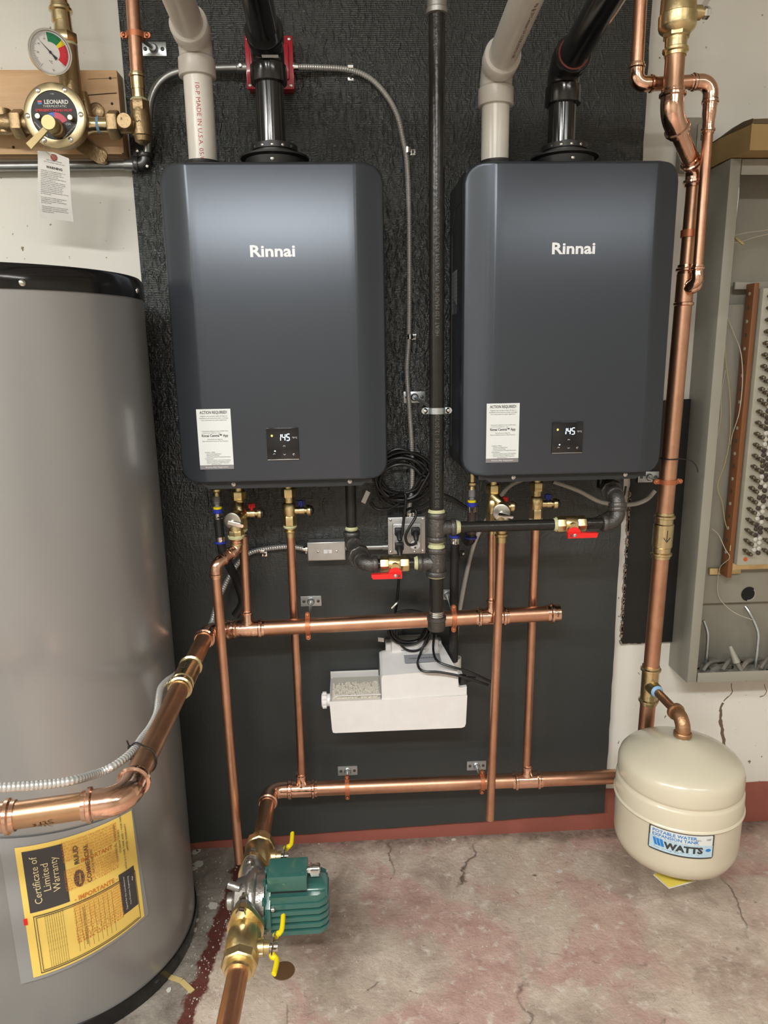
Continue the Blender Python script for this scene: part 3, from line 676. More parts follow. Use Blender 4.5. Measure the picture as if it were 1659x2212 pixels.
def inline(name, a, b, r, lab, arrow=None, m=BRAF, cat='valve'):
    a = V(a); b = V(b); d = (b-a).normalized(); L = (b-a).length
    t = thing(name, lab, cat, a)
    g = G(); sleeve(g, a, d, r, .032); sleeve(g, b, -d, r, .032)
    g.lathe(a+d*.028, d, [(0,r+.002),(.003,r+.0048),(L-.059,r+.0048),(L-.056,r+.002)], 28)
    part('body', g, m, t)
    if arrow:
        up_, side = arrow; c = a+d*(L*.5)
        gg = G(); rr = r+.0056
        def pt(u, v): return c+d*u + V(up_)*rr*math.cos(v/rr)+V(side)*rr*math.sin(v/rr)
        for q in ([(-.018,-.0009),(-.018,.0009),(.012,.0009),(.012,-.0009)], [(.014,0),(.012,-.0014),(.002,-.0095),(.000,-.0085),(.0105,0)], [(.014,0),(.0105,0),(.000,.0085),(.002,.0095),(.012,.0014)]):
            gg.add([pt(*p) for p in q], [tuple(range(len(q)))])
        part('flow_arrow', gg, INK, t)
    return t
inline('check_valve', (xR,yC0,zR), (xR,yC1,zR), RH, 'brass check valve with black arrow on the copper pipe beside the tank', (Z, X))
# drops
def drop(name, a, b, r, lab, m=COP, group=None):
    g = G().tube([a, b], r, 22); return single(name, g, m, lab, 'pipe', b, group)
yD = -.125
def V3(p, z): return V((p.x, p.y, z))
lh0 = V((P(524,1165,-.145).x+.002,-.145,1.01)); lh1 = V((t1,hU,zH(t1)+.04))
drop('drop_pipe', lh0, lh1, R3, 'short copper pipe dropping into the left tee of the upper header')
lc0 = V((-.152,yD,1.015)); lc1 = V((-.1535,hLy,zL+.04))
drop('drop_pipe', lc0, lc1, R3, 'long copper pipe from the left heater passing behind the upper header')
rh0 = V((t2,-.145,1.00)); rh1 = V((t2,hU,zH(t2)+.04))
drop('drop_pipe', rh0, rh1, R3, 'copper pipe into the right tee of the upper header, behind the relief pipe')
rcx = .4805; rc0 = V((rcx,yD,1.02)); rc1 = V((rcx+.002,hLy,zL+.04))
drop('drop_pipe', rc0, rc1, R3, 'long copper pipe from the right heater passing behind the capped header end')
# lower header
xl0 = P(583,1712,hLy).x; xt1, xt2 = P(652,1702,hLy).x, P(1138,1684,hLy).x
zLf = lambda x: zL+(x-xl0)*(-.006)
lo = thing('cold_water_header', 'lower horizontal copper pipe with crimped tees, passing behind the cream tank', 'pipe', (xl0,hLy,zL))
def LO(x): return V((x,hLy,zLf(x)))
part('pipe', G().tube([LO(xt1), LO(xt2)], RH, 32), COP, lo); part('pipe', G().tube([LO(xt2), LO(P(1400,1680,hLy).x)], RH, 28), COP, lo)
part('tee', p_tee(LO(xt1), X, Z, RH, R3, .043, .050), COPF, lo); part('tee', p_tee(LO(xt2), X, Z, RH, R3, .043, .050), COPF, lo)
g, m1, m2 = p_elbow(LO(xl0), X, -Y_, RH, .036); part('elbow', g, COPF, lo)
# ============================================================ PUMP LINE (towards the room)
xp = xl0; zp = zL
yv1 = PZ(563,1812,zp).y; yfl1 = PZ(550,1893,zp).y; yfl2 = PZ(533,2000,zp).y; yv2 = PZ(520,2105,zp).y
single('pump_inlet_pipe', G().tube([(xp,hLy-.05,zp),(xp,yv1-.01,zp)], RH+.0006, 28), COPD, 'thick copper pipe from the lower header down to the pump', 'pipe', (xp,hLy-.05,zp))
single('pump_outlet_pipe', G().tube([(xp,yv2+.02,zp),(xp-.012,-1.22,zp)], RH+.0006, 28), COP, 'thick copper pipe running off the bottom of the picture below the pump', 'pipe', (xp,yv2,zp))
def isov(ya, yb, lab, flip):
    """flanged isolation valve along -Y from ya (pipe side) to yb (flange side)"""
    s = 1 if yb > ya else -1; L = abs(yb-ya); d = V((0,s,0)); o = V((xp,ya,zp)); t = thing('isolation_valve', lab, 'valve', (xp,ya,zp))
    g = G(); g.lathe(o, d, [(0,.022),(.0,.026),(.006,.027),(.010,.0255),(.018,.0255),(.020,.028)], 32)
    g.hex(o+d*.016, d, .024, .037, Z, 8)
    g.lathe(o+d*.038, d, [(0,.031),(.006,.035),(L-.062,.035),(L-.05,.031),(L-.038,.031)], 36)
    # flange with two ears
    pts = []
    for k in range(40):
        a = 2*PI*k/40; r = .039+.020*max(0, abs(math.cos(a)))**7; pts.append((r*math.cos(a), r*math.sin(a)))
    e1_ = Z*.99+X*-.12; e1_.normalize(); e2_ = e1_.cross(Y_)
    g.prism(pts, o+d*(L-.012), e1_, e2_, d, .012)
    # stem boss
    sb_ = o+d*(L*.52); g.lathe(sb_+X*.030, X, [(0,.017),(.014,.017),(.015,.013),(.026,.013)], 20)
    g.prism([(-.018,.0),(-.012,-.006),(.020,-.006),(.028,.0),(.020,.005),(-.012,.005)], sb_+X*.036, d, Z, X, .007)
    part('body', g, BRA, t)
    part('stem', G().lathe(sb_+X*.055, X, [(0,.007),(.010,.007),(.010,.0095),(.018,.0095),(.019,.005)], 12), CHROME, t)
    for sg in (1,-1):
        p0 = sb_+X*.064; ax = V((.05 if sg > 0 else -.04,.95*sg,.16 if sg > 0 else .04)).normalized(); wz = ax.cross(X).normalized(); wz = wz if wz.z > 0 else -wz; th_ = ax.cross(wz)
        part('lever', G().prism([(-.012,-.011),(.014,-.011),(.030,-.007),(.030,.007),(.014,.011),(-.012,.011)], p0-th_*.0015, ax, wz, th_, .003), CHROME, t)
        q = p0+ax*.022; g = G()
        g.tube(smooth([q, q+ax*.005+X*.003, q+ax*.009+X*.009, q+ax*.018+X*.012, q+ax*.044+X*.011, q+ax*.049+X*.010], 4), [.0072]*4+[.0062]*4+[.0054]*12+[.004], 10)
        part('handle_grip', g, YEL, t, 'yellow coated handle wing')
    for sg in (1,-1):
        bp_ = o+d*(L-.014)+e1_*(.050*sg)
        part('flange_bolt', G().hex(bp_, -d, .010, .0108), SCREW, t)
    return e1_
eax = isov(yv1, yfl1, 'brass isolation valve behind the green pump, yellow handle raised', 0)
isov(yv2, yfl2, 'brass isolation valve in front of the green pump with two yellow handle wings', 0)
pm = thing('circulator_pump', 'green finned circulator pump with cast steel volute low on the copper pipe', 'pump', (xp,(yfl1+yfl2)/2,zp))
yc_ = (yfl1+yfl2)/2; hl_ = abs(yfl1-yfl2)/2
g = G()
for s in (1,-1):
    o = V((xp,yc_+s*hl_,zp)); pts = []
    for k in range(40):
        a = 2*PI*k/40; r = .033+.026*max(0, abs(math.cos(a)))**7; pts.append((r*math.cos(a), r*math.sin(a)))
    g.prism(pts, o, eax, eax.cross(Y_), V((0,-s,0)), .011)
    g.lathe(o, V((0,-s,0)), [(0,.026),(.02,.024),(hl_*.6,.026)], 28)
g.lathe((xp-.042,yc_,zp), X, [(0,.012),(.004,.030),(.012,.045),(.040,.056),(.058,.058),(.070,.060),(.078,.060)], 40)
g.lathe((xp-.02,yc_,zp), -X, [(0,.02),(.03,.018),(.034,.012)], 20)
g.tube([V((xp-.02,yc_-.015,zp+.045)), V((xp-.045,yc_-.01,zp+.052))], .009, 14)
arc = [V((xp+.006, yc_+.053*math.cos(a), zp+.053*math.sin(a))) for a in [PI*.08*k for k in range(2,13)]]
g.tube(smooth(arc,2), .013, 14)
part('volute', g, CAST, pm)
for s in (1,-1):
    for q in (1,-1):
        bp_ = V((xp,yc_+s*(hl_-.013),zp))+eax*(.052*q)
        part('flange_bolt', G().hex(bp_, V((0,-s,0)), .009, .0090).tube([bp_, bp_+V((0,-s*.02,0))], .005, 10), SCREW, pm)
# motor
mx0 = xp+.038; 
g = G(); g.lathe((mx0,yc_,zp), X, [(0,.062),(.004,.064),(.012,.064),(.014,.056)], 8, PI/8, True, Z)
for k in range(10):
    a = 2*PI*k/10; g.box((mx0-.002, yc_+.061*math.cos(a), zp+.061*math.sin(a)), (.006,.012,.012))
part('motor_flange', g, GREEN, pm)
mL = .125
def rrect(w, h, r, n=5):
    out = []
    for cx_, cy_, a0 in ((w-r,h-r,0),(-w+r,h-r,PI/2),(-w+r,-h+r,PI),(w-r,-h+r,1.5*PI)):
        for k in range(n+1): a = a0+PI/2*k/n; out.append((cx_+r*math.cos(a), cy_+r*math.sin(a)))
    return out
g = G(); prof = [(0,1.0),(.05,.99),(mL-.02,.96),(mL-.006,.93),(mL,.86)]; base = rrect(.034,.050,.016); n = len(base); vs = []
for a, s in prof:
    for (u, v) in base: vs.append(V((mx0+.01+a, yc_+u*s, zp+v*s)))
fs = [(i*n+k, i*n+(k+1) % n, (i+1)*n+(k+1) % n, (i+1)*n+k) for i in range(len(prof)-1) for k in range(n)] + [tuple(range(n))[::-1], tuple((len(prof)-1)*n+k for k in range(n))]
g.add(vs, fs); part('motor_body', g, GREEN, pm)
for k in range(5):
    z = zp+.019-.0168*k; sc_ = 1
    pl = [(0,-.051),(0,.051),(mL-.018,.049),(mL-.004,.040),(mL+.002,.028),(mL+.002,-.028),(mL-.004,-.040),(mL-.018,-.049)]
    part('cooling_fin', G().prism(pl, (mx0+.010,yc_,z-.0045), X, Y_, Z, .0105), GREEN, pm)
part('cooling_fin', G().prism([(0,-.047),(0,.047),(mL-.02,.045),(mL-.004,.034),(mL-.004,-.034),(mL-.02,-.045)], (mx0+.010,yc_,zp+.026), X, Y_, Z, .016), GREEN, pm)
jb = G().bb(mx0+.006, mx0+.092, yc_-.040, yc_+.022, zp+.050, zp+.088, .003)
part('terminal_box', jb, GREEN, pm)
part('terminal_base', G().bb(mx0+.004, mx0+.090, yc_-.034, yc_+.020, zp+.040, zp+.052), BLKM, pm)
part('box_screw', screwhead(G(), (mx0+.084, yc_-.028, zp+.088), Z, .004), GREEN, pm)
cc = V((mx0+.092, yc_+.002, zp+.070)); g = G().lathe(cc, X, [(0,.010),(.006,.010),(.006,.0135),(.009,.0135),(.009,.011),(.020,.0125),(.026,.0125),(.028,.009)], 18)
g.box(cc+V((.016,-.012,.0)), (.018,.006,.014)); part('cable_connector', g, CHROME, pm)
part('motor_screw', G().lathe((mx0+.014,yc_-.052,zp+.018), X, [(0,.0055),(.006,.0055),(.008,.003)], 10), SCREW, pm)
# ============================================================ RIGHT COPPER RISER
rx, rY = .805, -.165
rX = lambda z: .793+(z-.5)*.016 if z < 1.9 else .815
rs = thing('copper_riser', 'thick copper riser right of the right heater, jogging to the brass valve', 'pipe', (rx,rY,.49))
zA, zB_ = P(1430,1107,rY).z, P(1421,1205,rY).z; zC, zD = P(1409,1437,rY).z, P(1402,1520,rY).z
def RP(z): return V((rX(z), rY, z))
xt = P(1450,250,-.25).x; yt = -.25
zk1 = P(1497,368,rY).z; zk2 = P(1450,248,yt).z
part('pipe', G().tube([RP(zA-.01), RP(1.625)], RH, 28), COP, rs)
part('pipe', G().tube([RP(zC-.01), RP(zB_+.01)], RH, 28), COP, rs)
part('pipe', G().tube([RP(.20), RP(zD+.01)], RH, 28), COP, rs)
zJ = P(1480,620,rY).z
part('tee', p_tee(RP(zJ), Z, V((.55,-.75,.55)), RH-.003, R3, .05, .046), COPF, rs)
part('pipe', G().tube([RP(zJ+.03), RP(zk1-.03)], RH-.004, 24), COPD, rs)
kA = RP(zk1); kB = V((xt, yt, zk2)); dk = (kB-kA).normalized()
g, m1, m2 = p_elbow(kA, -Z, dk, RH-.002, .03, .020); part('elbow', g, COPF, rs)
part('pipe', G().tube([kA, kB], RH-.002, 24), COPF, rs)
g, m1, m2 = p_elbow(kB, -dk, Z, RH+.0012, .045, .026); part('elbow', g, COPF, rs)
zv = P(1455,122,yt).z
part('pipe', G().tube([kB+Z*.03, (xt,yt,zv+.01)], RH, 28), COPD, rs)
inline('coupling', RP(zA), RP(zB_), RH, 'long brass coupling with black arrow on the right copper riser', (-Y_, X*-1 if False else X), cat='coupling')
# big brass valve top right
vz = zv; t = thing('ball_valve', 'large brass ball valve with steel stem nut at the top right', 'valve', (xt,yt,vz))
g = G(); o = V((xt,yt,vz)); sleeve(g, o, Z, RH, .034); g.hex(o+Z*.034, Z, .014, .028, X, 8)
g.lathe(o+Z*.042, Z, [(0,.027),(.008,.036),(.014,.038),(.034,.0385),(.036,.036),(.066,.0355),(.076,.031),(.079,.027),(.095,.027)], 36); g.hex(o+Z*.135, Z, .02, .030, X, 8)
g.lathe(o+V((.028,0,.082)), X, [(0,.015),(.020,.014),(.022,.010),(.03,.010)], 20); sleeve(g, o+Z*.185, -Z, RH, .034)
part('body', g, BRA, t)
part('stem_nut', G().hex(o+V((.054,0,.082)), X, .012, .012), CHROME, t)
part('lever', G().prism([(-.010,-.010),(.010,-.010),(.010,.006),(.018,.02),(.058,.052),(.064,.06),(.054,.060),(.004,.022),(-.010,.008)], o+V((.050,0,.082)), X*.75-Y_*.2, Z, Y_, .004), CHROME, t)
part('pipe_stub', G().tube([o+Z*.17, (xt,yt,CEIL-.004)], RH, 24), COP, t)
# bypass loop 3/4
lp = thing('copper_bypass', 'thin copper bypass loop passing behind the riser, ending in a U bend', 'pipe', (.79,-.25,1.63))
yb = -.208
a0 = V((P(1387,0,yb).x, yb, CEIL-.004)); z_c = P(1375,182,yb).z; a0.x = P(1376,140,yb).x
c1 = V((a0.x, yb, z_c)); c2_ = V((P(1537,180,yb).x, yb, z_c+.006)); c3 = V((c2_.x+.001, yb, P(1500,600,yb).z)); 
RB = .0140
part('pipe', G().tube([a0, c1+Z*.03], RB, 20), COP, lp); part('pipe', G().tube([c1+X*.03, c2_-X*.03], RB, 20), COP, lp)
g, _, _ = p_elbow(c1, Z, (c2_-c1), RB, .019, .022); part('elbow', g, COPF, lp)
g, _, _ = p_elbow(c2_, (c1-c2_), -Z, RB, .026, .021); part('elbow', g, COPF, lp)
part('pipe', G().tube([c2_-Z*.04, c3+Z*.02], R3, 20), COP, lp)
part('adapter', sleeve(G().lathe(c2_-Z*.046, -Z, [(0,RB+.001),(.02,RB+.001),(.032,R3+.0018),(.045,R3+.0018)], 20), c2_-Z*.105, Z, R3), COPF, lp)
tj = RP(zJ)+V((.55,-.75,.55)).normalized()*.03
part('return_bend', G().tube(smooth([c3+Z*.012, c3-Z*.006, c3+V((-.006,.02,-.022)), (c3+tj)/2+V((0,.0,-.018)), tj+V((.002,-.004,-.004)), tj], 4), R3+.0016, 20).lathe(c3+Z*.028, -Z, sls(R3, .02), 20), COPF, lp)
# ============================================================ HANGERS
def plate(g, c, w=.058, h=.030, th=.003): g.box(c-Y_*(th/2), (w,th,h), None, .001); return g
def hanger(pc, target, r, horiz, lab, grp, m=CLAMPC, cm=.012, tilt=0, group=None):
    """pc plate centre on board; target pipe centre; horiz: pipe runs along x"""
    t = thing('pipe_hanger', lab, 'bracket', pc, None)
    part('wall_plate', plate(G(), pc), ZINC, t)
    part('boss', G().lathe(pc-Y_*.003, -Y_, [(0,.0105),(.004,.0105),(.006,.008),(.010,.007)], 20), ZINC, t)
    for s in (-.020,.020): part('screw', screwhead(G(), pc+V((s,-.003,0)), -Y_, .0045), SCRD, t)
    dr = (target-pc).normalized(); e = target-dr*(r+.002)
    part('rod', G().tube([pc-Y_*.004, e], .0042, 12), SCREW if m is not ZINC else ZINC, t)
    g = G(); ax = X if horiz else Z; n_s = Z if horiz else X
    w = cm/2; N = 20
    for sgn in (1,-1):
        out = []; inn = []
        for k in range(N+1):
            a = PI*k/N; dv = n_s*math.cos(a) + (-Y_*sgn)*math.sin(a); out.append(target+dv*(r+.0032)); inn.append(target+dv*(r+.0006))
        vs = [p+ax*s for p in out for s in (-w,w)] + [p+ax*s for p in inn for s in (-w,w)]; m_ = 2*(N+1); fs = []
        for k in range(N): a = 2*k; fs += [(a,a+1,a+3,a+2),(m_+a,m_+a+2,m_+a+3,m_+a+1),(a,a+2,m_+a+2,m_+a),(a+1,m_+a+1,m_+a+3,a+3)]
        fs += [(0,m_,m_+1,1),(2*N,2*N+1,m_+2*N+1,m_+2*N)]; g.add(vs, fs)
        for q in (1,-1):
            cpt = target+n_s*(q*(r+.0095))-Y_*(sgn*.0028); g.box(cpt-n_s*(q*.003), tuple(abs((ax*w*2+n_s*.012+Y_*.0028)[i]) for i in range(3)), None, .0008)
            g.lathe(cpt+n_s*(q*.0015)+Y_*.0014, -Y_, [(0,w),(.0028,w)], 16)
    part('clamp', g, m, t)
    for q in (1,-1): part('clamp_screw', screwhead(G(), target+n_s*(q*(r+.0095))-Y_*.0042, -Y_, .0036), m if m is CLAMPC else SCREW, t)
    return t
hanger(P(672,1298,0), U(P(665,1343,hU).x), RH, True, 'zinc wall plate and copper clamp holding the upper header at its left', None)
hanger(P(966,1284,0), U(P(980,1330,hU).x), RH, True, 'zinc wall plate and copper clamp on the upper header right of the gas pipe', None)
hanger(P(751,1664,0), LO(P(750,1698,hLy).x), RH, True, 'zinc wall plate and copper clamp on the lower header, the left one', None)
hanger(P(1029,1653,0), LO(P(1041,1688,hLy).x), RH, True, 'zinc wall plate and copper clamp on the lower header, beside the relief pipe', None)
hanger(P(895,858,0), V((gx,gY,P(942,887,gY).z)), R1, False, 'zinc wall plate and silver clamp holding the gas pipe between the heaters', None, ZINC, .014)
ulx = P(290,75,-.10).x
hanger(P(333,107,0), V((P(293,75,-.075).x,-.075,P(293,77,-.075).z)), .0165, False, 'zinc wall plate and orange copper clamp at the upper left of the board', None)
hanger(P(1400,1030,.0), RP(P(1437,1040,rY).z), RH, False, 'wall plate and copper clamp on the riser just below the right heater corner', None)
single('pipe_strap', G().lathe(RP(P(1489,505,rY).z)-Z*.008, Z, [(0,RH-.003),(0,RH-.0005),(.016,RH-.0005),(.016,RH-.003)], 28), CLAMPC, 'copper strap around the riser beside the top of the right heater', 'clamp')
# ============================================================ WATER VALVES UNDER HEATERS
def svalve(x, y, hot, lab, zbot, relief=False):
    t = thing('service_valve', lab, 'valve', (x,y,zbot))
    zp_ = P(550,1109,-.145).z; g = G(); g.lathe((x,y,1.20), -Z, [(0,.010),(1.20-zp_-.058,.010)], 16); g.hex((x,y,zp_+.036), Z, .022, .0185, X)
    g.lathe((x,y,zp_+.038), -Z, [(0,.0125),(.016,.0122),(.020,.0160),(.032,.0172),(.048,.0172),(.052,.0145)], 22)
    zb = zp_-.012; g.hex((x,y,zb-.026), Z, .026, .0175, X); g.lathe((x,y,zb-.026), -Z, [(0,.014),(.004,.0145),(.006,.0125),(.012,.0120),(.013,.0150),(.017,.0150),(.019,.0125),(max(.022, zb-.026-zbot),.0125)], 20)
    g.lathe((x+.012,y,zp_), X, [(0,.010),(.014,.009),(.014,.0105),(.026,.0105),(.026,.007),(.032,.007)], 16)
    part('body', g, BRA, t)
    part('drain_cap', G().lathe((x+.044,y,zp_), X, [(0,.0125),(.002,.0135),(.009,.0135),(.010,.0115)], 18), BRA, t)
    part('cap_gasket', G().lathe((x+.054,y,zp_), X, [(0,.0115),(.004,.011),(.008,.004)], 18), BLKM, t)
    g = G().lathe((x+.030,y,zp_+.010), Z, [(0,.004),(.008,.0045)], 10)
    for k in range(5): a = 2*PI*k/5; g.lathe((x+.030+.006*math.cos(a), y+.006*math.sin(a), zp_+.015), Z, [(0,.0035),(.010,.003)], 8)
    g.lathe((x+.030,y,zp_+.014), Z, [(0,.007),(.012,.006)], 10)
    part('drain_handle', g, REDH if hot else BLUE, t, 'red drain handle' if hot else 'blue drain handle')
    part('sealant', G().lathe((x,y,zb-.026), -Z, [(0,.0165),(.003,.0175),(.007,.0150)], 18), DOPE if x < .2 else DOPEW, t)
    if relief:
        pass
    return zp_
lhx = P(512,1100,-.145).x
svalve(lhx+.006, -.145, True, 'brass hot-side valve with red drain handle under the left heater', 1.0)
svalve(-.152, -.125, False, 'brass cold-side valve with blue drain handle under the left heater', 1.0)
svalve(t2+.001, -.145, True, 'brass hot-side valve with red drain handle under the right heater', 1.0)
svalve(rcx, -.125, False, 'brass cold-side valve with blue drain handle under the right heater', 1.01)
def relief(bx, by, px, py, Yr, lab):
    """temperature relief valve whose body faces the room; disc at pixel px,py on plane Yr"""
    c = P(px, py, Yr); t = thing('relief_valve', lab, 'valve', c)
    axn = V((.28,1,.10)).normalized()
    g = G().lathe(c+axn*.004, axn, [(0,.019),(.012,.0205),(.020,.019),(.026,.018)], 26); g.hex(c+axn*.026, axn, .012, .019, Z, 8)
    g.tube([c+axn*.03, c+axn*.055, V((bx,by,c.z+.03))], .0135, 18)
    g.tube([c+axn*.018, c+axn*.016-Z*.030], .0175, 22); g.hex(c+axn*.016-Z*.048, Z, .022, .0195, X, 8)
    g.lathe(c+axn*.016-Z*.046, -Z, [(0,.015),(.010,.0125),(.012,.0160),(.017,.0160),(.020,.0125),(.034,.0125)], 20)
    part('body', g, BRA, t)
    part('sealant', G().lathe(c+axn*.016-Z*.036, -Z, [(0,.017),(.004,.0205),(.010,.0195)], 20), DOPE, t)
    part('disc', G().lathe(c+axn*.004, -axn, [(0,.0215),(.003,.0215),(.004,.0195),(.0045,.016),(.006,.006)], 32), mat('disc_metal',(.62,.60,.54),.3,.9), t)
    lv = V((1,0,-.28)).normalized(); part('lever', G().prism([(-.006,-.004),(.030,-.0045),(.032,.0),(.030,.0045),(-.006,.004)], c-axn*.008, lv, lv.cross(axn), -axn, .004).lathe(c-axn*.002, -axn, [(0,.005),(.008,.005)], 12), CHROME, t)
    return c+axn*.016-Z*.080
o1 = relief(lhx+.004, -.145, 502, 1127, -.215, 'brass relief valve with round silver disc and lever under the left heater')
o2 = relief(t2, -.145, 1083, 1108, -.215, 'brass relief valve with round silver disc and lever behind the right gas branch')
# left relief pipe: down, 90 left-front, down
rl = thing('relief_pipe', 'long copper relief pipe with two elbows left of the upper header, ending near the floor', 'pipe', (o1.x,o1.y,.16))
kx = P(465,1225,-.25)
k0 = V((o1.x,o1.y,kx.z+.030)); k1 = V((kx.x,-.25,kx.z+.005))
part('pipe', G().tube([o1+Z*.01, k0], R3, 18), COP, rl)
dq = (k1-k0).normalized(); part('pipe', G().tube([k0+dq*.01, k1-dq*.01], R3, 18), COP, rl)
g, _, _ = p_elbow(k0, Z, dq, R3+.0006, .018, .014); part('elbow', g, COPF, rl)
bot = P(517,1862,-.25)
dn_ = (bot-k1).normalized(); g, _, _ = p_elbow(k1, -dq, dn_, R3+.0006, .020, .018); part('elbow', g, COPF, rl)
part('pipe', G().tube([k1+dn_*.03, bot], R3+.0006, 22), COP, rl)
single('relief_pipe', G().tube([o2+Z*.012, P(1058,1770,-.20)], R3, 22), COP, 'straight copper relief pipe hanging open-ended below the right heater, in front of both headers', 'pipe', P(1058,1770,-.2))
# condensate fittings + hoses
CZ = -.028
def cond(x, y, lab, m1=(1122,)):
    t = thing('condensate_fitting', lab, 'fitting', (x,y,1.06))
    part('nipple', G().lathe((x,y,1.185), -Z, [(0,.006),(.018-CZ,.006),(.020-CZ,.0105),(.025-CZ,.0105),(.029-CZ,.006),(.037-CZ,.0075)], 16), BRA, t)
    part('filter', G().lathe((x,y,1.148+CZ), -Z, [(0,.0085),(.018,.0085),(.019,.006),(.029,.006)], 16), GREYP, t)
    part('yellow_ring', G().lathe((x,y,1.121+CZ), -Z, [(0,.009),(.001,.0105),(.005,.0105),(.006,.009)], 16), YEL, t)
    part('blue_ring', G().lathe((x,y,1.115+CZ), -Z, [(0,.0105),(.002,.0125),(.008,.0125),(.010,.011)], 16), BLUE, t)
    part('steel_clamp', G().lathe((x,y,1.105+CZ), -Z, [(0,.0112),(.010,.0112),(.011,.012),(.013,.012)], 16), CHROME, t)
    return t
clx = P(470,1100,-.17).x; crx = P(1019,1090,-.17).x
t = cond(clx, -.17, 'small condensate outlet with blue clip and black hose under the left heater')
part('hose', G().tube([(clx,-.17,1.070),(clx+.002,-.17,1.010)], .0112, 16), BLKM, t); 
part('steel_clamp', G().lathe((clx+.002,-.17,1.018), -Z, [(0,.0122),(.012,.0122)], 16), CHROME, t)
part('blue_ring', G().lathe((clx+.002,-.17,1.006), -Z, [(0,.0125),(.001,.0145),(.005,.0145),(.006,.0125)], 16), BLUE, t)
part('hose', G().tube(smooth([(clx+.002,-.17,1.009),(clx+.004,-.165,.98),(clx+.010,-.12,.93),(clx+.018,-.06,.86),(clx+.026,-.04,.80),P(508,1330,-.04)],5), .0112, 14), BLKM, t)
t = cond(crx, -.17, 'small condensate outlet with blue clip and black hose under the right heater')
part('hose', G().tube([(crx,-.17,1.070),(crx,-.17,1.005)], .011, 16), mat('smoky_hose',(.05,.035,.035),.3), t)
part('blue_ring', G().lathe((crx-.001,-.17,1.000), -Z, [(0,.0125),(.001,.0155),(.005,.0155),(.006,.0125)], 16), BLUE, t)
bb_ = P(983,1165,-.08)
part('hose', G().tube(smooth([(crx,-.17,1.004),(crx,-.168,.992),(crx-.006,-.14,.98),(bb_.x+.008,-.09,bb_.z+.035),(bb_.x,-.08,bb_.z+.02)],5), .0115, 14), BLKM, t)
part('blue_ring', G().lathe((bb_.x,-.08,bb_.z+.012), -Z, [(0,.0125),(.001,.0150),(.006,.0150),(.007,.0125)], 16), BLUE, t)
part('steel_clamp', G().lathe((bb_.x,-.08,bb_.z+.004), -Z, [(0,.0125),(.012,.0125),(.013,.0132),(.015,.0132)], 16), CHROME, t)
be = P(983,1420,-.07)
part('hose', G().tube(smooth([(bb_.x,-.08,bb_.z+.01),(bb_.x-.001,-.075,.85),(be.x-.004,-.07,be.z-.01)],4), .012, 16), BLKM, t)
hc = P(983,1200,-.08); part('hose_bracket', G().box((hc.x,-.045,hc.z-.005), (.062,.006,.016), None, .001).lathe((hc.x,-.076,hc.z-.012), Z, [(0,.0135),(.016,.0135)], 18), BLKM, t)
part('bracket_screw', screwhead(G(), (hc.x+.027,-.048,hc.z-.005), -Y_, .004), SCREW, t)
# clear tubing
tb = thing('clear_tube', 'clear plastic drain tubing looping behind the right heater fittings into the white cup', 'tube', P(985,1430,-.06))
part('tubing', G().tube(smooth([P(1130,1035,-.05),P(1095,1055,-.045),P(1060,1110,-.04),P(1030,1160,-.035),P(1012,1220,-.03),P(998,1290,-.03),P(988,1350,-.04),P(984,1400,-.055),P(984,1440,-.06)],6), .0062, 12), TUBEC, tb)
part('tubing', G().tube(smooth([P(1195,1040,-.05),P(1250,1060,-.05),P(1300,1085,-.05),P(1360,1090,-.05),P(1395,1080,-.05),P(1415,1060,-.05)],6), .0062, 12), TUBEC, tb)
part('tubing', G().tube(smooth([P(1352,1050,-.10),P(1345,1075,-.10),P(1315,1105,-.08),P(1280,1122,-.06)],5), .003, 8), CORD, tb)
# ============================================================ ELECTRICAL
def corrugated(pts, r, pitch=.0055, n=12, amp=.14):
    pp = resample(smooth(pts, 24), pitch/4)
    return G().tube(pp, r, n, True, rf=lambda i: r*(1+amp*(1,0.35,-.6,.35)[i % 4]))
g = corrugated([P(637,145,-.035),P(690,146,-.022),P(755,151,-.018),P(800,170,-.018),P(835,207,-.018),P(858,250,-.018),P(870,300,-.018),P(879,350,-.018),P(883,450,-.018),P(884,600,-.018),P(883,728,-.018),P(879,800,-.018),P(884,880,-.020),P(889,960,-.025),P(890,1040,-.03),P(884,1095,-.035),P(881,1112,-.038)], .0062)
single('armoured_cable', g, STEEL, 'armoured metal cable curving from the red box down to the outlet box', 'cable')
def cstrap(px, py, dxz, lab):
    c = P(px,py,0); t = thing('cable_strap', lab, 'strap', c, None)
    o = c+V((dxz[0],0,dxz[1])); horiz = abs(dxz[1]) > abs(dxz[0])
    part('loop', G().lathe(V((c.x,-.018,c.z))-(X if horiz else Z)*.006, X if horiz else Z, [(0,.0072),(0,.0084),(.012,.0084),(.012,.0072)], 18), CHROME, t)
    part('tab', G().box(o-Y_*.001, (.014,.002,.014) , None, .0006), CHROME, t)
    part('screw', screwhead(G(), o-Y_*.002, -Y_, .0036), SCRD, t)
cstrap(757,151,(0,-.017),'small strap on the armoured cable right of the red box')
cstrap(879,329,(.014,.0),'small strap on the armoured cable level with the heater tops')
cstrap(884,728,(.012,.0),'small strap on the armoured cable midway down between the heaters')
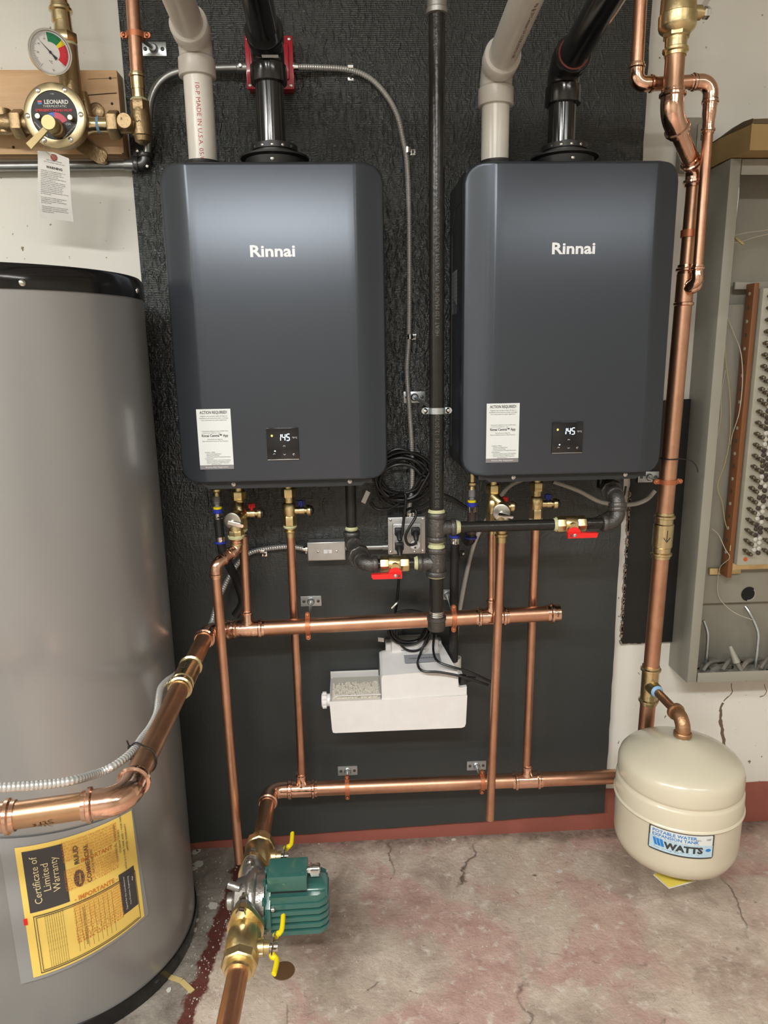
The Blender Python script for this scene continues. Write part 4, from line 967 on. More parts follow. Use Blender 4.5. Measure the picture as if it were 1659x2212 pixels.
# red box
c = P(580,132,-.04); t = thing('red_junction_box', 'red enamelled electrical box on the board behind the black vent', 'box', c)
x0, x1, z0, z1 = P(530,130,-.045).x, P(634,130,-.045).x, P(580,193,-.045).z, P(580,76,-.045).z
part('box', G().bb(x0+.002,x1-.002,-.04,-.001,z0+.002,z1-.002,.004), RED, t)
part('cover', G().bb(x0,x1,-.046,-.0395,z0,z1,.003), RED, t)
part('cover_raised', G().bb(x0+.010,x1-.010,-.054,-.045,z0+.018,z1-.018,.005).bb(x0+.022,x1-.022,-.054,-.045,z0+.004,z1-.004,.005), RED, t)
for sx in (x0+.008,x1-.008):
    for sz in (z0+.008,z1-.008): part('screw', screwhead(G(), (sx,-.046,sz), -Y_, .004), SCREW, t)
zc_ = P(640,145,-.035).z
part('cable_connector', G().lathe((x1-.002,-.035,zc_), X, [(0,.011),(.003,.011),(.003,.0085),(.012,.0085)], 16), CHROME, t)
# conduit
t = thing('conduit', 'grey steel conduit bending from the red box down the left side of the board', 'conduit', P(322,215,-.03))
zc2 = P(500,147,-.035).z
part('tube', G().tube(smooth([(x0+.004,-.035,zc2),(x0-.03,-.035,zc2),P(440,149,-.03),P(400,152,-.03),P(365,163,-.03),P(340,185,-.03),P(326,215,-.03),P(322,245,-.03),P(320,290,-.03),P(318,330,-.03)],6), .0092, 18), EMT, t)
part('connector', G().lathe((x0+.002,-.035,zc2), -X, [(0,.0125),(.022,.0120),(.024,.010)], 18), EMT, t)
part('screw', G().lathe((x0-.012,-.047,zc2), -Y_, [(0,.004),(.006,.0035)], 8), SCREW, t)
t = thing('conduit', 'horizontal steel conduit along the wall under the wooden plank', 'conduit', P(0,358,-.02))
zq = P(280,355,-.02).z; xq = P(318,355,-.02).x
part('tube', G().tube([(-1.30,-.012,zq-.006),(P(275,355,-.02).x,-.012,zq)], .0105, 18), EMT, t)
g = G().lathe((P(268,355,-.02).x,-.012,zq), X, [(0,.013),(.012,.0135),(.022,.0125)], 18); part('compression_nut', g, EMT, t)
g = ielbow((xq-.004,-.018,zq), -X, Z, .010, .014, .012); part('corner_fitting', g, mat('dark_fitting',(.11,.11,.11),.35,.8), t)
g = G().bb(xq-.034,xq+.006,-.016,.0,zq+.016,zq+.05,.003); part('conduit_body', g, BLKM, t)
for q in ((xq-.018,zq+.028),(xq+.002,zq-.006)): part('screw', screwhead(G(), (q[0],-.030,q[1]), -Y_, .0042), CHROME, t)
# outlet box
x0, x1, z0, z1 = P(838,1160,-.05).x, P(919,1160,-.05).x, P(880,1197,-.05).z, P(880,1117,-.05).z
ob = thing('outlet_box', 'grey metal box with four outlets and three black plugs beside the gas pipe', 'outlet', ((x0+x1)/2,0,z0))
part('box', G().bb(x0+.002,x1-.002,-.046,-.001,z0+.002,z1-.002,.004), BOXM, ob)
part('cover', G().bb(x0,x1,-.050,-.046,z0,z1,.002).bb(x0+.012,x1-.012,-.058,-.049,z0+.004,z1-.016,.003), BOXM, ob)
xm = (x0+x1)/2; zm = (z0+z1)/2-.004; sp = (x1-x0)*.215
for i, (ax, az) in enumerate(((-1,1),(1,1),(-1,-1),(1,-1))):
    oc = V((xm+ax*sp,-.0585,zm+az*sp*.92)); o_ = part('outlet', G().lathe(oc, -Y_, [(0,.0135),(.002,.0135),(.0028,.0128)], 24), WHP, ob)
    g = G(); g.box(oc+V((-.0045,-.003,.003)), (.0018,.001,.007)); g.box(oc+V((.0045,-.003,.003)), (.0018,.001,.0055)); g.lathe(oc+V((0,-.0025,-.0065)), -Y_, [(0,.0026),(.001,.0026)], 10)
    part('slots', g, INK, o_)
for q in ((x0+.007,z0+.007),(x1-.007,z0+.007),(x0+.007,z1-.007),(x1-.007,z1-.007)): part('screw', screwhead(G(), (q[0],-.050,q[1]), -Y_, .004), SCREW, ob)
for q in (-1,1): part('screw', screwhead(G(), (xm+q*sp,-.058,zm), -Y_, .003), SCREW, ob); part('screw', screwhead(G(), (xm+q*sp*.95,-.058,zm-sp*1.9+.002), -Y_, .003), SCREW, ob)
part('cable_connector', G().lathe(P(881,1118,-.036), Z, [(0,.012),(.006,.012),(.007,.009),(.014,.009)], 14).box(P(889,1112,-.040), (.016,.010,.012), None, .002), CHROME, ob)
def plug(i, lab, path):
    ax, az = ((-1,1),(1,1),(-1,-1))[i]; oc = V((xm+ax*sp,-.061,zm+az*sp*.92))
    t = thing('power_plug', lab, 'plug', oc)
    g = G().box(oc+V((0,-.009,.001)), (.024,.018,.022), None, .004); g.tube([oc+V((0,-.014,-.002)), oc+V((0,-.026,-.010)), oc+V((0,-.032,-.018))], [.010,.0078,.0055], 12)
    part('plug_body', g, BLKM, t)
    part('cord', G().tube(smooth([oc+V((0,-.030,-.016))]+path, 6), .0038, 10), CORD, t)
oc0 = V((xm-sp,-.061,zm+sp)); oc1 = V((xm+sp,-.061,zm+sp)); oc2 = V((xm-sp,-.061,zm-sp))
plug(0, 'black plug in the upper left outlet, its cord rising in an arch', [oc0+V((.006,-.035,.0)), oc0+V((.010,-.032,.03)), P(877,1075,-.09), P(868,1066,-.08), P(845,1075,-.05), P(820,1070,-.035)])
plug(1, 'black plug in the upper right outlet, its cord looping over the box', [oc1+V((-.004,-.036,-.028)), P(882,1176,-.10), P(876,1160,-.10), P(884,1140,-.10), P(897,1118,-.095), P(898,1103,-.09), P(888,1098,-.08), P(876,1105,-.06), P(872,1120,-.045)])
plug(2, 'black plug in the lower left outlet, its cord hanging down to the coil', [oc2+V((.004,-.034,-.04)), P(864,1200,-.09), P(861,1260,-.06), P(857,1300,-.04), P(853,1330,-.03)])
# switch box
x0, x1, z0, z1 = P(664,1190,-.045).x, P(746,1190,-.045).x, P(700,1211,-.045).z, P(700,1171,-.045).z
sw = thing('switch_box', 'grey metal light switch box with white toggle left of the gas elbow', 'switch', ((x0+x1)/2,0,z0))
part('box', G().bb(x0+.001,x1-.001,-.040,-.001,z0+.001,z1-.001,.003), BOXM, sw)
part('cover', G().bb(x0,x1,-.046,-.040,z0,z1,.002).bb(x0+.003,x1-.003,-.047,-.045,z0+.003,z1-.003), BOXM, sw)
xm2, zm2 = (x0+x1)/2+.004, (z0+z1)/2
part('switch_frame', G().bb(xm2-.011,xm2+.011,-.0485,-.046,zm2-.005,zm2+.005), WHP, sw); part('toggle', G().prism([(0,-.004),(-.010,-.003),(-.010,.003),(0,.004)], (xm2-.0,-.048,zm2), X-Y_*.6, Z, -Y_, .006), WHP, sw)
for q in (-.026,.024): part('screw', screwhead(G(), (xm2+q,-.047,zm2), -Y_, .003), SCREW, sw)
part('cable_connector', G().lathe((x0,-.022,zm2+.002), -X, [(0,.011),(.006,.011),(.007,.008),(.012,.008)], 12).box((x0-.004,-.024,zm2), (.006,.014,.020), None, .002), CHROME, sw)
g = G().tube([(x1-.002,-.03,zm2+.004),(P(838,1180,-.03).x+.004,-.03,P(838,1181,-.03).z)], .0085, 16)
t = thing('conduit', 'short steel conduit between the switch box and the outlet box', 'conduit', (x1,-.03,zm2)); part('tube', g, EMT, t)
xk = P(838,1181,-.03).x; part('connector', G().lathe((xk+.003,-.03,P(838,1181,-.03).z), -X, [(0,.012),(.004,.012),(.004,.0105),(.018,.0105)], 14), EMT, t)
# cable from the switch box along the supply pipe to the lower left
zz_ = zR
path = [V((x0-.008,-.022,zm2+.002)),P(620,1181,-.018),P(560,1188,-.018),P(530,1200,-.02),P(510,1222,-.03),P(488,1260,-.05),P(470,1300,-.08),P(455,1350,-.12)]
def NB(px, py, ppx, ppy, dz=0):   # a point beside the pipe: depth taken from the pipe axis
    return P(px, py, PZ(ppx, ppy, zR).y)
def NB(px, py, ppx, ppy, dy=.018):   # a point beside the pipe: depth taken from the pipe axis
    return P(px, py, PZ(ppx, ppy, zR).y-dy)
path += [NB(430,1395,435,1400,-.02), NB(398,1440,412,1450,-.03), NB(380,1458,405,1462,-.02), NB(362,1470,400,1480,0), NB(348,1486,398,1490), NB(343,1512,385,1515), NB(339,1540,368,1540), NB(325,1570,350,1570), NB(307,1594,338,1590,.026), NB(291,1617,325,1615,.028), NB(272,1636,315,1636,.028), NB(245,1655,305,1656,.026), NB(215,1669,300,1672,.02), P(165,1684,yT), P(110,1693,yT-.02), P(0,1701,yT-.05), P(-150,1704,yT-.08)]
single('armoured_cable', corrugated(path, .0068, .0062, 12, .10), STEEL, 'armoured metal cable from the switch box draped along the copper pipe over the tank', 'cable')
cstrap(568,1186,(.004,-.014),'small strap on the armoured cable left of the switch box')
zt = thing('cable_tie', 'black cable tie binding the armoured cable to the supply pipe near its elbow', 'cable tie', (xR,-.70,zR))
ty = PZ(322,1640,zR).y
ca = NB(287,1620,322,1640,0)
axp = V((xR,ty,zR)); dvv = V((ca.x-axp.x,0,ca.z-axp.z)); ll = dvv.length; dvv.normalize(); nv_ = V((-dvv.z,0,dvv.x)); ring = []
for k in range(30):
    a = 2*PI*k/30
    if math.cos(a) > .2: q = axp+dvv*(ll-.003+.0085*math.cos(a))+nv_*(.0095*math.sin(a)*1.6)
    else: q = axp+dvv*((RH+.002)*math.cos(a))+nv_*((RH+.002)*math.sin(a))
    ring.append(q+Y_*(.010*math.cos(a)))
g = G().tube(ring, .0016, 6, closed=True); part('band', g, CORD, zt); lk = ring[2]
part('lock', G().box(lk, (.007,.006,.008), None, .001).tube([lk, lk+V((-.004,0,.014))], .0015, 6), CORD, zt)
for i, (z, lab) in enumerate(((P(1483,392,rY).z,'black cable tie around the riser near the top of the right heater'),(P(1445,990,rY).z,'black cable tie with long tail on the riser by the heater bottom corner'))):
    c = RP(z); g = G().tube([c+V(((RH+.0015)*math.cos(a*PI/12),(RH+.0015)*math.sin(a*PI/12),0)) for a in range(24)], .0017, 6, closed=True)
    if i: g.tube(smooth([c+V((RH,-.01,0)), c+V((.045,-.02,-.004)), c+V((.060,-.02,-.018)), c+V((.066,-.02,-.034))],4), .0013, 6)
    single('cable_tie', g, CORD, lab, 'cable tie', c)
# cord coils
def coil(cpx, cpy, Yc, rx_, rz_, turns, seed, extra, lab, r=.0036):
    rr = random.Random(seed); c = P(cpx,cpy,Yc); pts = []
    for k in range(turns*10):
        if k % 10 == 0: sx_, sz_, ox, oz, oy = 1+rr.uniform(-.28,.12), 1+rr.uniform(-.3,.12), rr.uniform(-.010,.010), rr.uniform(-.010,.010), rr.uniform(-.010,.010)
        a = 2*PI*k/10+.4; pts.append(c+V((math.cos(a)*rx_*sx_+ox, oy+rr.uniform(-.003,.003), math.sin(a)*rz_*sz_+oz)))
    return thing('cord_coil', lab, 'cord', c), pts+extra, r
t, pts, r = coil(868,1035,-.035,.070,.064,7,4,[P(935,1060,-.03),P(975,1075,-.03),P(1020,1105,-.03)],'coiled black cords hanging behind the lower right corner of the left heater')
part('cord', G().tube(smooth(pts,4), .0040, 8), CORD, t)
part('cord', G().tube(smooth([P(800,1085,-.03),P(815,1100,-.03),P(845,1098,-.035),P(880,1070,-.035),P(920,1010,-.035),P(900,985,-.03),P(860,970,-.03),P(830,990,-.03),P(825,1040,-.03),P(850,1085,-.03),P(900,1098,-.035),P(935,1080,-.03)],5), .0045, 8), CORD, t)
part('cord_tag', quad(G(), lambda u,v: P(790,1074,-.05)+V((u*.87+v*.42,0,-u*.0+v*.9-u*.5+.0)), -.006,.006,-.017,.017), PAPERW, t)
t, pts, r = coil(886,1358,-.052,.060,.060,6,9,[P(905,1420,-.09),P(903,1438,-.145),P(915,1450,-.170),P(950,1452,-.172),P(1000,1462,-.172),P(1055,1480,-.165)],'coiled black cord behind the upper header above the white pump')
pts = [p for p in pts]; part('cord', G().tube(smooth(pts,4), .0034, 8), CORD, t)
part('cord', G().tube(smooth([P(938,1370,-.06),P(936,1405,-.095),P(945,1428,-.15),P(975,1440,-.168),P(1015,1452,-.170),P(1060,1472,-.165),P(1078,1478,-.15)],5), .0034, 8), CORD, t)
part('cord', G().tube(smooth([P(846,1314,-.06),P(858,1302,-.06),P(862,1298,-.05)],4), .003, 8), SCREW, t)
part('cord_tag', quad(G(), lambda u,v: P(823,1382,-.06)+V((u,0,v-u*.15)), -.008,.008,-.006,.006), PAPERW, t)
# ============================================================ WHITE NEUTRALISER / PUMP
yF = -.155; x0, x1 = P(713,1550,yF).x, P(1009,1540,yF).x; zb, zt_ = P(860,1578,yF).z, P(860,1513,yF).z
nu = thing('condensate_pump', 'white plastic condensate pump with clear pellet tray on the lower board', 'pump', ((x0+x1)/2,0,zb))
part('base_tray', G().prism([(x0,zt_-.002),(x0+.004,zb+.012),(x0+.006,zb+.002),(x0+.012,zb),(x1-.014,zb),(x1-.006,zb+.003),(x1-.003,zb+.012),(x1,zt_+.006),(x0+.13,zt_+.002)], (0,yF,0), X, Z, Y_, -yF-.003), WHP, nu)
xs_ = P(823,1500,yF).x
f = lambda u,v: V((u,v,zt_+.001))
part('pellet_bed', G().bb(x0+.006,xs_-.002,yF+.006,-.02,zt_-.004,zt_+.008), CRUMB, nu)
g = G(); rr = random.Random(2)
for k in range(420):
    g.ball((x0+.010+rr.random()*(xs_-x0-.016), yF+.008+(rr.random()**1.2)*.085, zt_+.008+rr.random()*.004), .0038, 6)
part('pellets', g, mat('pellet',(.74,.68,.56),.7), nu, kind='stuff')
CLR = mat('clear_lid', (.85,.85,.84), .12); CLR.node_tree.nodes['Principled BSDF'].inputs['Alpha'].default_value = .22
part('clear_lid', G().bb(x0+.001,xs_,yF+.001,-.008,zt_-.001,zt_+.020,.003), CLR, nu)
g = G(); g.bb(x0,xs_,yF-.0005,yF+.002,zt_-.002,zt_+.004); g.bb(x0,xs_,-.010,-.006,zt_,zt_+.021); g.bb(x0,x0+.002,yF,-.008,zt_-.002,zt_+.003); g.bb(xs_-.12,xs_,yF-.0002,yF+.0022,zt_+.018,zt_+.0205); part('lid_rim', g, WHP, nu)
g = G().lathe((x0+.002,yF+.03,zt_-.006), -X, [(0,.017),(.010,.017),(.010,.0195),(.022,.0195),(.024,.017)], 26)
part('side_cap', g, WHP, nu)
gg = G()
for k in range(12): a = 2*PI*k/12; gg.box((x0-.014, yF+.03+.0195*math.cos(a), zt_-.006+.0195*math.sin(a)), (.010,.004,.004), M.Rotation(0,3,'X'))
part('cap_ribs', gg, WHP, nu, kind='stuff')
xe0 = x1-.013; hz = zt_+.075
fr = [(xs_+.002,zt_+.002),(xs_+.002,hz-.012),(xs_+.006,hz-.004),(xe0-.045,hz+.004),(xe0-.012,hz),(xe0-.010,zt_+.030),(xe0-.004,zt_+.028),(x1-.001,zt_+.030),(x1-.001,zt_+.007)]
bk = [(xs_+.002,zt_+.002),(xs_+.002,hz+.010),(xs_+.010,hz+.014),(xe0-.065,hz+.030),(xe0-.040,hz+.030),(xe0-.010,zt_+.036),(xe0-.004,zt_+.034),(x1-.001,zt_+.036),(x1-.001,zt_+.007)]
n = len(fr); vs = [V((a,yF+.004,b)) for a,b in fr] + [V((a,-.03,b)) for a,b in bk]
g = G().add(vs, [tuple(range(n))[::-1], tuple(range(n,2*n))] + [(i,(i+1) % n,n+(i+1) % n,n+i) for i in range(n)])
hs = part('pump_housing', g, WHP, nu)
g = G().bb(xs_+.035, xe0-.050, -.05, -.004, hz+.0, hz+.050, .006); g.bb(xs_+.02, xe0-.040, -.035, -.004, hz-.01, hz+.040, .004); part('rear_housing', g, WHP, nu)
def lab_(u0,u1,v0,v1,name,s):   # labels on the sloping roof: v goes back 0..1
    fn = lambda u,v: V((u, yF+.004+(-.03-yF-.004)*v, hz-.001+.004*(u-xs_)/(xe0-xs_) + (.020)*v+.006))
    q = part(name, quad(G(), fn, u0,u1,v0,v1), mat(name+'_m',(.30,.31,.34),.5), hs)
    part('label_print', text([(s,(u0+u1)/2,(v0+v1)/2,.008,'CENTER')], lambda u,v: fn(u,(v0+v1)/2+(v-(v0+v1)/2)*9)+V((0,0,.0008))), INK, hs)
lab_(xs_+.068,xe0-.052,.30,.62,'grey_label','CONDENSATE PUMP'); lab_(xs_+.062,xe0-.060,.80,.95,'small_label','WARNING 120V')
pc_ = P(1000,1468,yF+.03); g = G().box(pc_+V((-.001,0,-.006)), (.020,.03,.034), M.Rotation(.15,3,'Y'), .004); g.tube([pc_+V((.006,0,0)), pc_+V((.035,-.003,.004))], [.009,.004], 12)
for k in range(4): g.lathe(pc_+V((.014+.005*k,0,.002)), X, [(0,.0075-.0007*k),(.0025,.0075-.0007*k)], 12)
part('power_inlet', g, BLKM, nu)
cpt = P(982,1445,-.06); t = thing('drain_cup', 'short white plastic cup holding the drain tubes behind the white pump', 'cup', cpt)
part('cup', G().lathe((cpt.x,-.055,cpt.z-.03), Z, [(0,.019),(.052,.0195),(.062,.0195),(.062,.0160),(.050,.0155)], 28, 0, False), PVCN, t)
# ============================================================ STORAGE TANK
TX, TY, TR = -.734, -.311, .303
tk = thing('storage_tank', 'large grey cylindrical storage tank with black rim on the left', 'water tank', (TX,TY,0))
def ring_prof(a): return a
part('shell', G().lathe((TX,TY,.03), Z, [(0,TR),(1.56,TR)], 128, 0, False), TANK, tk)
part('lid', G().lathe((TX,TY,1.573), Z, [(0,TR-.004),(0,TR+.0025),(.004,TR+.0035),(.036,TR+.0025),(.044,TR-.004),(.047,TR-.03),(.052,.001)], 128), TLID, tk)
part('base_ring', G().lathe((TX,TY,0.0), Z, [(0,TR+.001),(.030,TR+.0045),(.042,TR+.004),(.043,TR-.006)], 128), TLID, tk)
for (px,py) in ((48,611),(296,628)):
    rr_ = w2(V((px-CX,py-CY,FX))); a = rr_.x**2+rr_.y**2; bq = 2*((CAM.x-TX)*rr_.x+(CAM.y-TY)*rr_.y); cq = (CAM.x-TX)**2+(CAM.y-TY)**2-(TR+.003)**2
    di = bq*bq-4*a*cq
    if di > 0:
        tt_ = (-bq-math.sqrt(di))/(2*a); p = CAM+rr_*tt_; nrm = V((p.x-TX,p.y-TY,0)).normalized(); part('lid_screw', G().lathe(p, nrm, [(0,.0062),(.0015,.0058),(.0035,.003)], 12), SCREW, tk)
def cylhit(px,py,R=TR+.004):
    rr_ = w2(V((px-CX,py-CY,FX))); a = rr_.x**2+rr_.y**2; bq = 2*((CAM.x-TX)*rr_.x+(CAM.y-TY)*rr_.y); cq = (CAM.x-TX)**2+(CAM.y-TY)**2-R**2
    di = max(bq*bq-4*a*cq, 0); p = CAM+rr_*((-bq-math.sqrt(di))/(2*a)); return (math.atan2(p.x-TX, -(p.y-TY))*R, p.z)
def cylpt(s, z, R): a = s/R; return V((TX+R*math.sin(a), TY-R*math.cos(a), z))
def bil(q, off):   # q: 4 px corners (u0v0,u1v0,u1v1,u0v1) -> map of (u,v) in 0..1
    c = [cylhit(*p) for p in q]
    def fn(u, v):
        s = (c[0][0]*(1-u)+c[1][0]*u)*(1-v)+(c[3][0]*(1-u)+c[2][0]*u)*v; z = (c[0][1]*(1-u)+c[1][1]*u)*(1-v)+(c[3][1]*(1-u)+c[2][1]*u)*v
        return cylpt(s, z, TR+.004+off)
    return fn
po = thing('warranty_pouch', 'clear plastic pouch with yellow warranty certificate taped to the grey tank', 'certificate', cylpt(*cylhit(170,1940), TR+.004))
fb = bil([(45,2126),(321,1974),(285,1745),(-4,1812)], 0)
g = quad(G(), fb, 0,1,0,1,16,10); part('pouch', g, BAG, po)
# paper: u runs along the print's reading-down direction; corners: bottom-left px(72,2110) bottom-right(312,1978) top-right(283,1749) top-left(32,1830)
fp = bil([(73,2111),(312,1977),(284,1749),(32,1831)], .0016)
part('certificate', quad(G(), fp, 0,1,0,1,16,10), YPAP, po)
fq = lambda o: (lambda u,v: bil([(73,2111),(312,1977),(284,1749),(32,1831)], .0016+o)(u,v))
f1 = fq(.0008); f2 = fq(.0016); f3 = fq(.0024)
part('dark_panel', quad(G(), f1, .05,.37,.50,.965,8,8), DKPR, po); part('dark_panel', quad(G(), f1, .80,.955,.155,.52,6,6), DKPR, po)
# reading direction of the black text is up the sheet (v), lines advance with u
def T(fn, ov): return lambda u, v: fn(u, v)
g = text([('Certificate of',.135,.735,.086,'CENTER',PI/2,0,-.36),('Limited',.215,.745,.086,'CENTER',PI/2,0,-.21),('Warranty',.29,.75,.086,'CENTER',PI/2,0,-.27)], f2); part('title_print', g, mat('cream_print',(.75,.62,.35),.5), po)
g = text([('COMMERCIAL',.555,.745,.050,'CENTER',PI/2,.001),('WATER HEATERS',.595,.745,.026,'CENTER',PI/2),('RUUD',.47,.845,.055,'CENTER',PI/2,.0015),('COMMERCIAL, GLASSLINED',.815,.80,.026,'CENTER',PI/2),('STORAGE TANKS',.85,.80,.026,'CENTER',PI/2),('WITH A 5 YEAR TANK AND 1 YEAR PARTS',.885,.78,.026,'CENTER',PI/2),('LIMITED WARRANTY',.92,.80,.026,'CENTER',PI/2),('INFORMATION ON WARRANTY',.47,.26,.022,'CENTER',PI/2)]
 + [('Limited warranty terms apply to the original owner of this commercial water heater',.16+.018*i,.25,.0125,'CENTER',PI/2) for i in range(9)] + [('Signed by the manufacturer',.84+.03*i,.33,.016,'CENTER',PI/2) for i in range(0)], f2)
g.add([f2(.47+.045*math.cos(a*PI/8), .655+.07*math.sin(a*PI/8)) for a in range(16)], [tuple(range(16))])
for (a,b,c_,d0) in ((.07,.075,.02,.47),(.07,.965,.465,.472),(.96,.965,.02,.47),(.07,.965,.02,.027),(.09,.095,.035,.455),(.09,.945,.452,.457),(.09,.945,.035,.040)): quad(g, f2, a,b,c_,d0,12,2)
for i in range(9): quad(g, f2, .40+.04*i,.402+.04*i,.07,.43,1,4)
part('black_print', g, DKPR, po)
part('signature_print', text([('Signed for the manufacturer',.845,.335,.020,'CENTER',PI/2,0,-.30),('Vice President, Engineering',.885,.335,.020,'CENTER',PI/2,0,-.26),('~',.925,.42,.07,'CENTER',PI/2)], f2), PAPERW, po)
part('brand_print', text([('Rheem',.478,.655,.030,'CENTER',PI/2)], f3), mat('yellow_print',(.80,.55,.10),.5), po)
rot = 0
L = ['THIS POUCH CONTAINS "USE & CARE" INSTRUCTIONS','AND WARRANTY AND IS ATTACHED TO HEATER','PLEASE LEAVE ATTACHED TO HEATER READ MANUAL','AND OPERATOR FOR REFERENCE USE & CARE MANUAL','MAY BE OBTAINED BY WRITING 2600 GUNTER PARK EAST','AL 36109-1413 NUMBERS FROM HEATERS RATING','& PARTS REPLACEMENT INSTALLATION DATE']
g = text([(s,.60,.965-.0235*i,.025,'CENTER',0,0,-.48) for i, s in enumerate(L)] + [('- IMPORTANT -',.64,.785,.050,'CENTER',0,.001)] + [(s,.585,.745-.0215*i,.023,'CENTER',0,0,-.46) for i, s in enumerate(['CETTE POCHETTE CONTIENT LE MODE D EMPLOI ET','D INSTALLATION NE PAS DETRUIRE','LE LAISSER A COTE DU CHAUFFE EAU A PROXIMITE','FAIRE LE MODE D EMPLOI ET INSTALLATION','POUR VOUS Y REFERER ULTERIEUREMENT','LA GARANTIE NE SE TROUVENT PAS DANS CETTE','NOUVEL EXEMPLAIRE EN ECRIVANT AU','SERVICE DE LA CLIENTELE'])]
 + [('- IMPORTANTE -',.60,.50,.052,'CENTER',0,.001)] + [(s,.60,.455-.0235*i,.023,'CENTER',0,0,-.42) for i, s in enumerate(['ESTA BOLSA CONTIENE UN MANUAL DE USO Y CUIDADO DEL','CALENTADOR INSTRUCCIONES DE INSTALACION Y GARANTIA','POR FAVOR DEJE ESTA BOLSA PEGADA AL CALENTADOR','DE AGUA PARA REFERENCIA DEL USUARIO Y OPERADOR','UN MANUAL PUEDE SER OBTENIDO ESCRIBIENDO A','LA DIRECCION ARRIBA INDICADA CON LOS NUMEROS','DE MODELO Y SERIE DEL CALENTADOR DE AGUA','Y LA FECHA DE INSTALACION DEL MISMO','GRACIAS POR SU ATENCION Y CUIDADO','DEL CALENTADOR COMERCIAL','USO Y CUIDADO','MANUAL DE PARTES','INSTALACION','SERVICIO'])], f2)
part('orange_print', g, ORPR, po)
part('red_tab', quad(G(), f2, -.01,.02,.42,.47), REDH, po)
# ============================================================ EXPANSION TANK
EX, EY, ER = .803, -.345, .1505
ztop, zbot = .520, .198
ex = thing('expansion_tank', 'cream expansion tank hanging from a bronze elbow at the lower right', 'tank', (EX,EY,zbot))
ez = Z; H = ztop-zbot
print('EXP', ztop, zbot)
prof = []
for k in range(9): a = PI/2*k/8; prof.append((.050-.050*math.cos(a)*1.0, (ER-.035)*1.0*0+ER*math.sin(a)**.62 if k else .001))
prof = [(0,.05),(.005,.09),(.014,.118),(.028,.136),(.048,.1455),(.064,.1475),(.158,.1485),(.160,.1520),(.163,.1535),(.166,.1520),(.168,.1500),(.206,.1495),(.210,.1475),(.213,.1445),(.217,.1440),(.221,.1465),(.226,.1470),(.252,.1465),(.264,.143),(.272,.137),(.280,.127),(.293,.100),(.306,.065),(H-.006,.030),(H,.008)]
part('shell', G().lathe((EX,EY,zbot), ez, prof, 72), CREAM, ex)
part('neck', G().hex((EX,EY,ztop-.008), Z, .018, .0165), mat('cream_neck',(.66,.66,.60),.4), ex)
ang0 = math.atan2(-EX, 1.89+EY)*1.0
def fe(o): return lambda u, v: V((EX+(ER+o)*math.sin(la+u/ER), EY-(ER+o)*math.cos(la+u/ER), lz_+v))
pL = P(1473,1825,EY-ER); la = math.atan2(pL.x-EX, ER); lz_ = P(1473,1825,EY-ER*math.cos(la)).z
W, Hh = .0735, .032
def rr2(w,h,r): return rrect(w,h,r,4)
def fan(g, fn, poly, ns=24):
    xsv = sorted(set([round(p[0],5) for p in poly]+[ -W+2*W*i/ns for i in range(ns+1)])); 
    xsv = [x for x in xsv if min(p[0] for p in poly)-1e-9 <= x <= max(p[0] for p in poly)+1e-9]
    def ext(x):
        ys = []
        for (a,b),(c,d) in zip(poly, poly[1:]+poly[:1]):
            if min(a,c)-1e-7 <= x <= max(a,c)+1e-7:
                if abs(a-c) < 1e-7: ys += [b,d]
                else: ys.append(b+(d-b)*(x-a)/(c-a))
        return min(ys), max(ys)
    vs = []
    for x in xsv: lo_, hi_ = ext(x); vs += [fn(x,lo_), fn(x,hi_)]
    g.add(vs, [(2*i,2*i+2,2*i+3,2*i+1) for i in range(len(xsv)-1)]); return g
lb = part('brand_label', fan(G(), fe(.0007), rr2(W,Hh,.006)), INK, ex)
part('label_field', fan(G(), fe(.0011), rr2(W-.0038,Hh-.0038,.003)), PAPER, lb)
part('label_waves_field', fan(G(), fe(.0014), [(-W+.003,-Hh+.004),(W-.003,-Hh+.004),(W-.003,.002),(-W+.003,.006)]), SKYB, lb)
g = text([('POTABLE WATER',-.065,.0205,.0108,'LEFT',0,.0002,1.15),('EXPANSION TANK',-.065,.0105,.0108,'LEFT',0,.0002,1.12)], fe(.0019))
for k in range(3): x = -.063+.0078*k; g.add([fe(.0019)(x,.002), fe(.0019)(x+.0065,.002), fe(.0019)(x+.0115,-.0165), fe(.0019)(x+.005,-.0165)], [(0,1,2,3)])
g.add([fe(.0019)(.060+.0065*math.cos(a*PI/6),-.009+.004*math.sin(a*PI/6)) for a in range(12)], [tuple(range(12))])
part('blue_print', g, BLUP, lb)
g = text([('WATTS',-.036,-.0105,.0220,'LEFT',0,.0012,1.12),('NSF',.060,.0185,.006,'CENTER'),('U.P.C.',.037,.0165,.005,'CENTER'),('®',.036,-.003,.006,'CENTER')], fe(.0021))
rr = random.Random(4)
for k in range(60):
    u, v = rr.uniform(-.066,.060), rr.uniform(-.024,.003)
    if -.066 < u < .036 and -.019 < v < .002: v = rr.choice([.0035,-.022])
    g.add([fe(.0018)(u,v), fe(.0018)(u+.0025,v+.0009), fe(.0018)(u+.005,v), fe(.0018)(u+.0025,v+.0003)], [(0,1,2,3)])
part('black_print', g, INK, lb)
part('hang_tag', G().box((EX-.035,EY-.085,zbot-.004), (.075,.055,.0012), M.Rotation(.25,3,'Z') @ M.Rotation(-.12,3,'X')), YTAG, ex, 'yellow leaflet under the tank')
part('leaflet_page', G().box((EX-.035,EY-.085,zbot-.0065), (.078,.058,.001), M.Rotation(.25,3,'Z') @ M.Rotation(-.12,3,'X')), PAPERW, ex)
